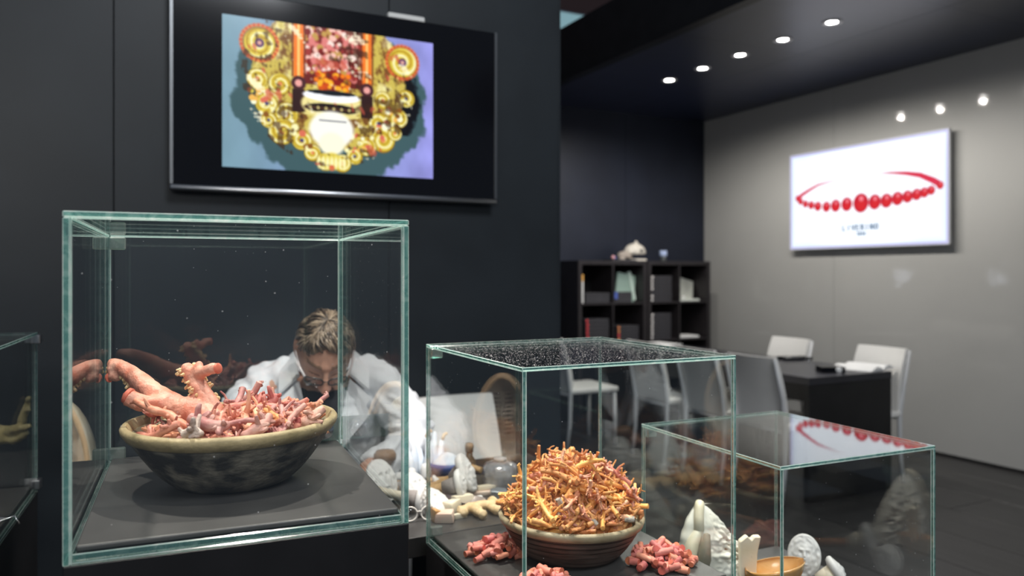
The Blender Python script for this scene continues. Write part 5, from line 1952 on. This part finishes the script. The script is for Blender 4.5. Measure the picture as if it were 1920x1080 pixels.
# trousers and shoes (under the bench)
tr = MB()
for sx in (-1, 1):
    T([(sx * .08, .14, .50), (sx * .14, -.10, .525), (sx * .15, -.34, .50)], [.105, .092, .072], 14, tr)
    T([(sx * .15, -.335, .51), (sx * .15, -.31, .28), (sx * .15, -.29, .07)], [.074, .066, .058], 14, tr)
tr.ell((0, .14, .52), (.17, .14, .12), 20, 12)
tme_ = evaluated(tr, 'trousers', .012, 2)
tme_.materials.append(mat('dark_trousers', (.02, .022, .03), .8))
link('trousers', tme_, man)
for sx in (-1, 1):
    sh = MB(); T([(sx * .15, -.24, .045), (sx * .155, -.36, .05), (sx * .16, -.47, .04)], [.044, .046, .036], 12, sh, flat=1.0)
    sh.v = [(x, y, max(.002, z)) for x, y, z in sh.v]
    sh.build('shoe', mat('black_shoe', (.01, .01, .01), .4), man)

# dark T-shirt
ts = MB()
T([(0, .12, .62), (0, .06, .85), (0, .0, .975), (0, -.03, 1.045)], [.135, .142, .142, .085], 24, ts)
sme = evaluated(ts, 'shirt', .008, 2)
sme.materials.append(mat('dark_grey_shirt', (.030, .030, .036), .85, .2, bump=.2, bscale=120))
link('shirt', sme, man)

# lab coat: one welded shell, opened in a V at the front
ct = MB()
T([(0, .16, .44), (0, .13, .62), (0, .06, .84), (0, .005, .965), (0, -.01, 1.03), (0, -.015, 1.07)], [.185, .168, .168, .160, .118, .082], 28, ct, bulge=.2)
for S, E, W_ in ((SHL, EL, WL), (SHR, ER, WR)):
    sx = -1 if S[0] < 0 else 1
    S2 = (S[0] * .98, S[1], S[2] + .002)
    T([(sx * .05, -.005, 1.030), (sx * .11, -.003, 1.030), S2, ((S[0] + E[0]) / 2 + sx * .012, (S[1] + E[1]) / 2, (S[2] + E[2]) / 2), E], [.062, .064, .068, .064, .058], 18, ct)
    T([E, ((E[0] + W_[0]) / 2, (E[1] + W_[1]) / 2, (E[2] + W_[2]) / 2 + .004), (W_[0] + sx * .02, W_[1] + .03, W_[2])], [.060, .053, .043], 16, ct, bulge=.05)
cme = evaluated(ct, 'lab_coat', .0065, 2)
bm = bmesh.new()
bm.from_mesh(cme)
bm.normal_update()
for v in bm.verts:
    p = v.co
    armness = min(1, max(0, (abs(p.x) - .13) / .06))
    # creases: across the arms, down the chest
    f = 1.5 * (.010 * noise.noise(Vector((p.x * 9, p.y * 9, p.z * 26 + p.x * 14))) * armness + .008 * noise.noise(Vector((p.x * 26 + p.z * 9, p.y * 8, p.z * 5))) * (1 - armness * .6)
         + .004 * noise.noise(p * 38))
    fold = .010 * max(0, math.sin((p.z * 1.1 + abs(p.x) * .9 + .35 * noise.noise(p * 7)) * 74)) * armness * (1 if p.z < .98 else .3)
    v.co = p + v.normal * (f + fold)
kill = [fc for fc in bm.faces if (lambda c: c.y < .02 and c.z > .80 and abs(c.x - .01) < .010 + .082 * max(0, (c.z - .80) / .24) and c.z < 1.06 and c.y < -.045)(fc.calc_center_median())]
bmesh.ops.delete(bm, geom=kill, context='FACES')
bm.to_mesh(cme)
bm.free()
cme.materials.append(mat('white_coat_cotton', (.66, .68, .72), .85, .2, bump=.15, bscale=150, var=.03, vscale=8))
coat = link('lab_coat', cme, man)
md = coat.modifiers.new('cloth', 'SOLIDIFY'); md.thickness = .003
# collar and lapels
M_COAT = MATS['white_coat_cotton']
for sx in (-1, 1):
    top = [(sx * .055, .075, 1.115), (sx * .085, .02, 1.110), (sx * .082, -.055, 1.085), (sx * .070, -.115, 1.050)]
    low = [(sx * .062, .105, 1.075), (sx * .118, .025, 1.078), (sx * .128, -.075, 1.050), (sx * .125, -.140, 1.005)]
    pts = [Vector(p) for p in top + low]
    vs = pts + [p + Vector((sx * .004, -.002, .005)) for p in pts]
    fs = []
    for i in range(3):
        fs += [(i, i + 1, 5 + i, 4 + i), (8 + i, 12 + i, 13 + i, 9 + i), (i, 8 + i, 9 + i, i + 1), (4 + i, 5 + i, 13 + i, 12 + i)]
    fs += [(0, 4, 12, 8), (3, 11, 15, 7)]
    o = MB().add(vs, fs).build('collar', M_COAT, coat, bevel=0, angle=50)
    lp = [(sx * .072, -.128, 1.040), (sx * .132, -.155, .985), (sx * .118, -.165, .965), (sx * .128, -.172, .940), (sx * .060, -.178, .860), (sx * .014, -.165, .800), (sx * .040, -.168, .900)]
    vs = [Vector(p) for p in lp]
    n = len(vs)
    vs = vs + [p + Vector((0, -.006, .002)) for p in vs]
    fs = [tuple(range(n)), tuple(range(2 * n - 1, n - 1, -1))] + [(i, (i + 1) % n, n + (i + 1) % n, n + i) for i in range(n)]
    MB().add(vs, fs).build('lapel', M_COAT, coat, smooth=False)

# stool under him
t = thing('stool', 'round black stool under the seated man behind the bench', 'stool', (ROOT.x - .03, ROOT.y + .13, 0))
MB().lathe([(0, .36), (.17, .36), (.18, .37), (.18, .40), (.17, .405), (0, .405)], 32).build('seat', M_BLACK, t, angle=40)
MB().tube([(0, 0, .05), (0, 0, .36)], .022, 12).build('column', M_CHROME, t)
for k in range(5):
    a = 2 * PI * k / 5
    MB().tube([(0, 0, .06), (.24 * math.cos(a), .24 * math.sin(a), .03)], [.018, .014], 8).box((.24 * math.cos(a) - .02, .24 * math.sin(a) - .02, 0), (.24 * math.cos(a) + .02, .24 * math.sin(a) + .02, .03)).build('leg', M_CHROME, t)
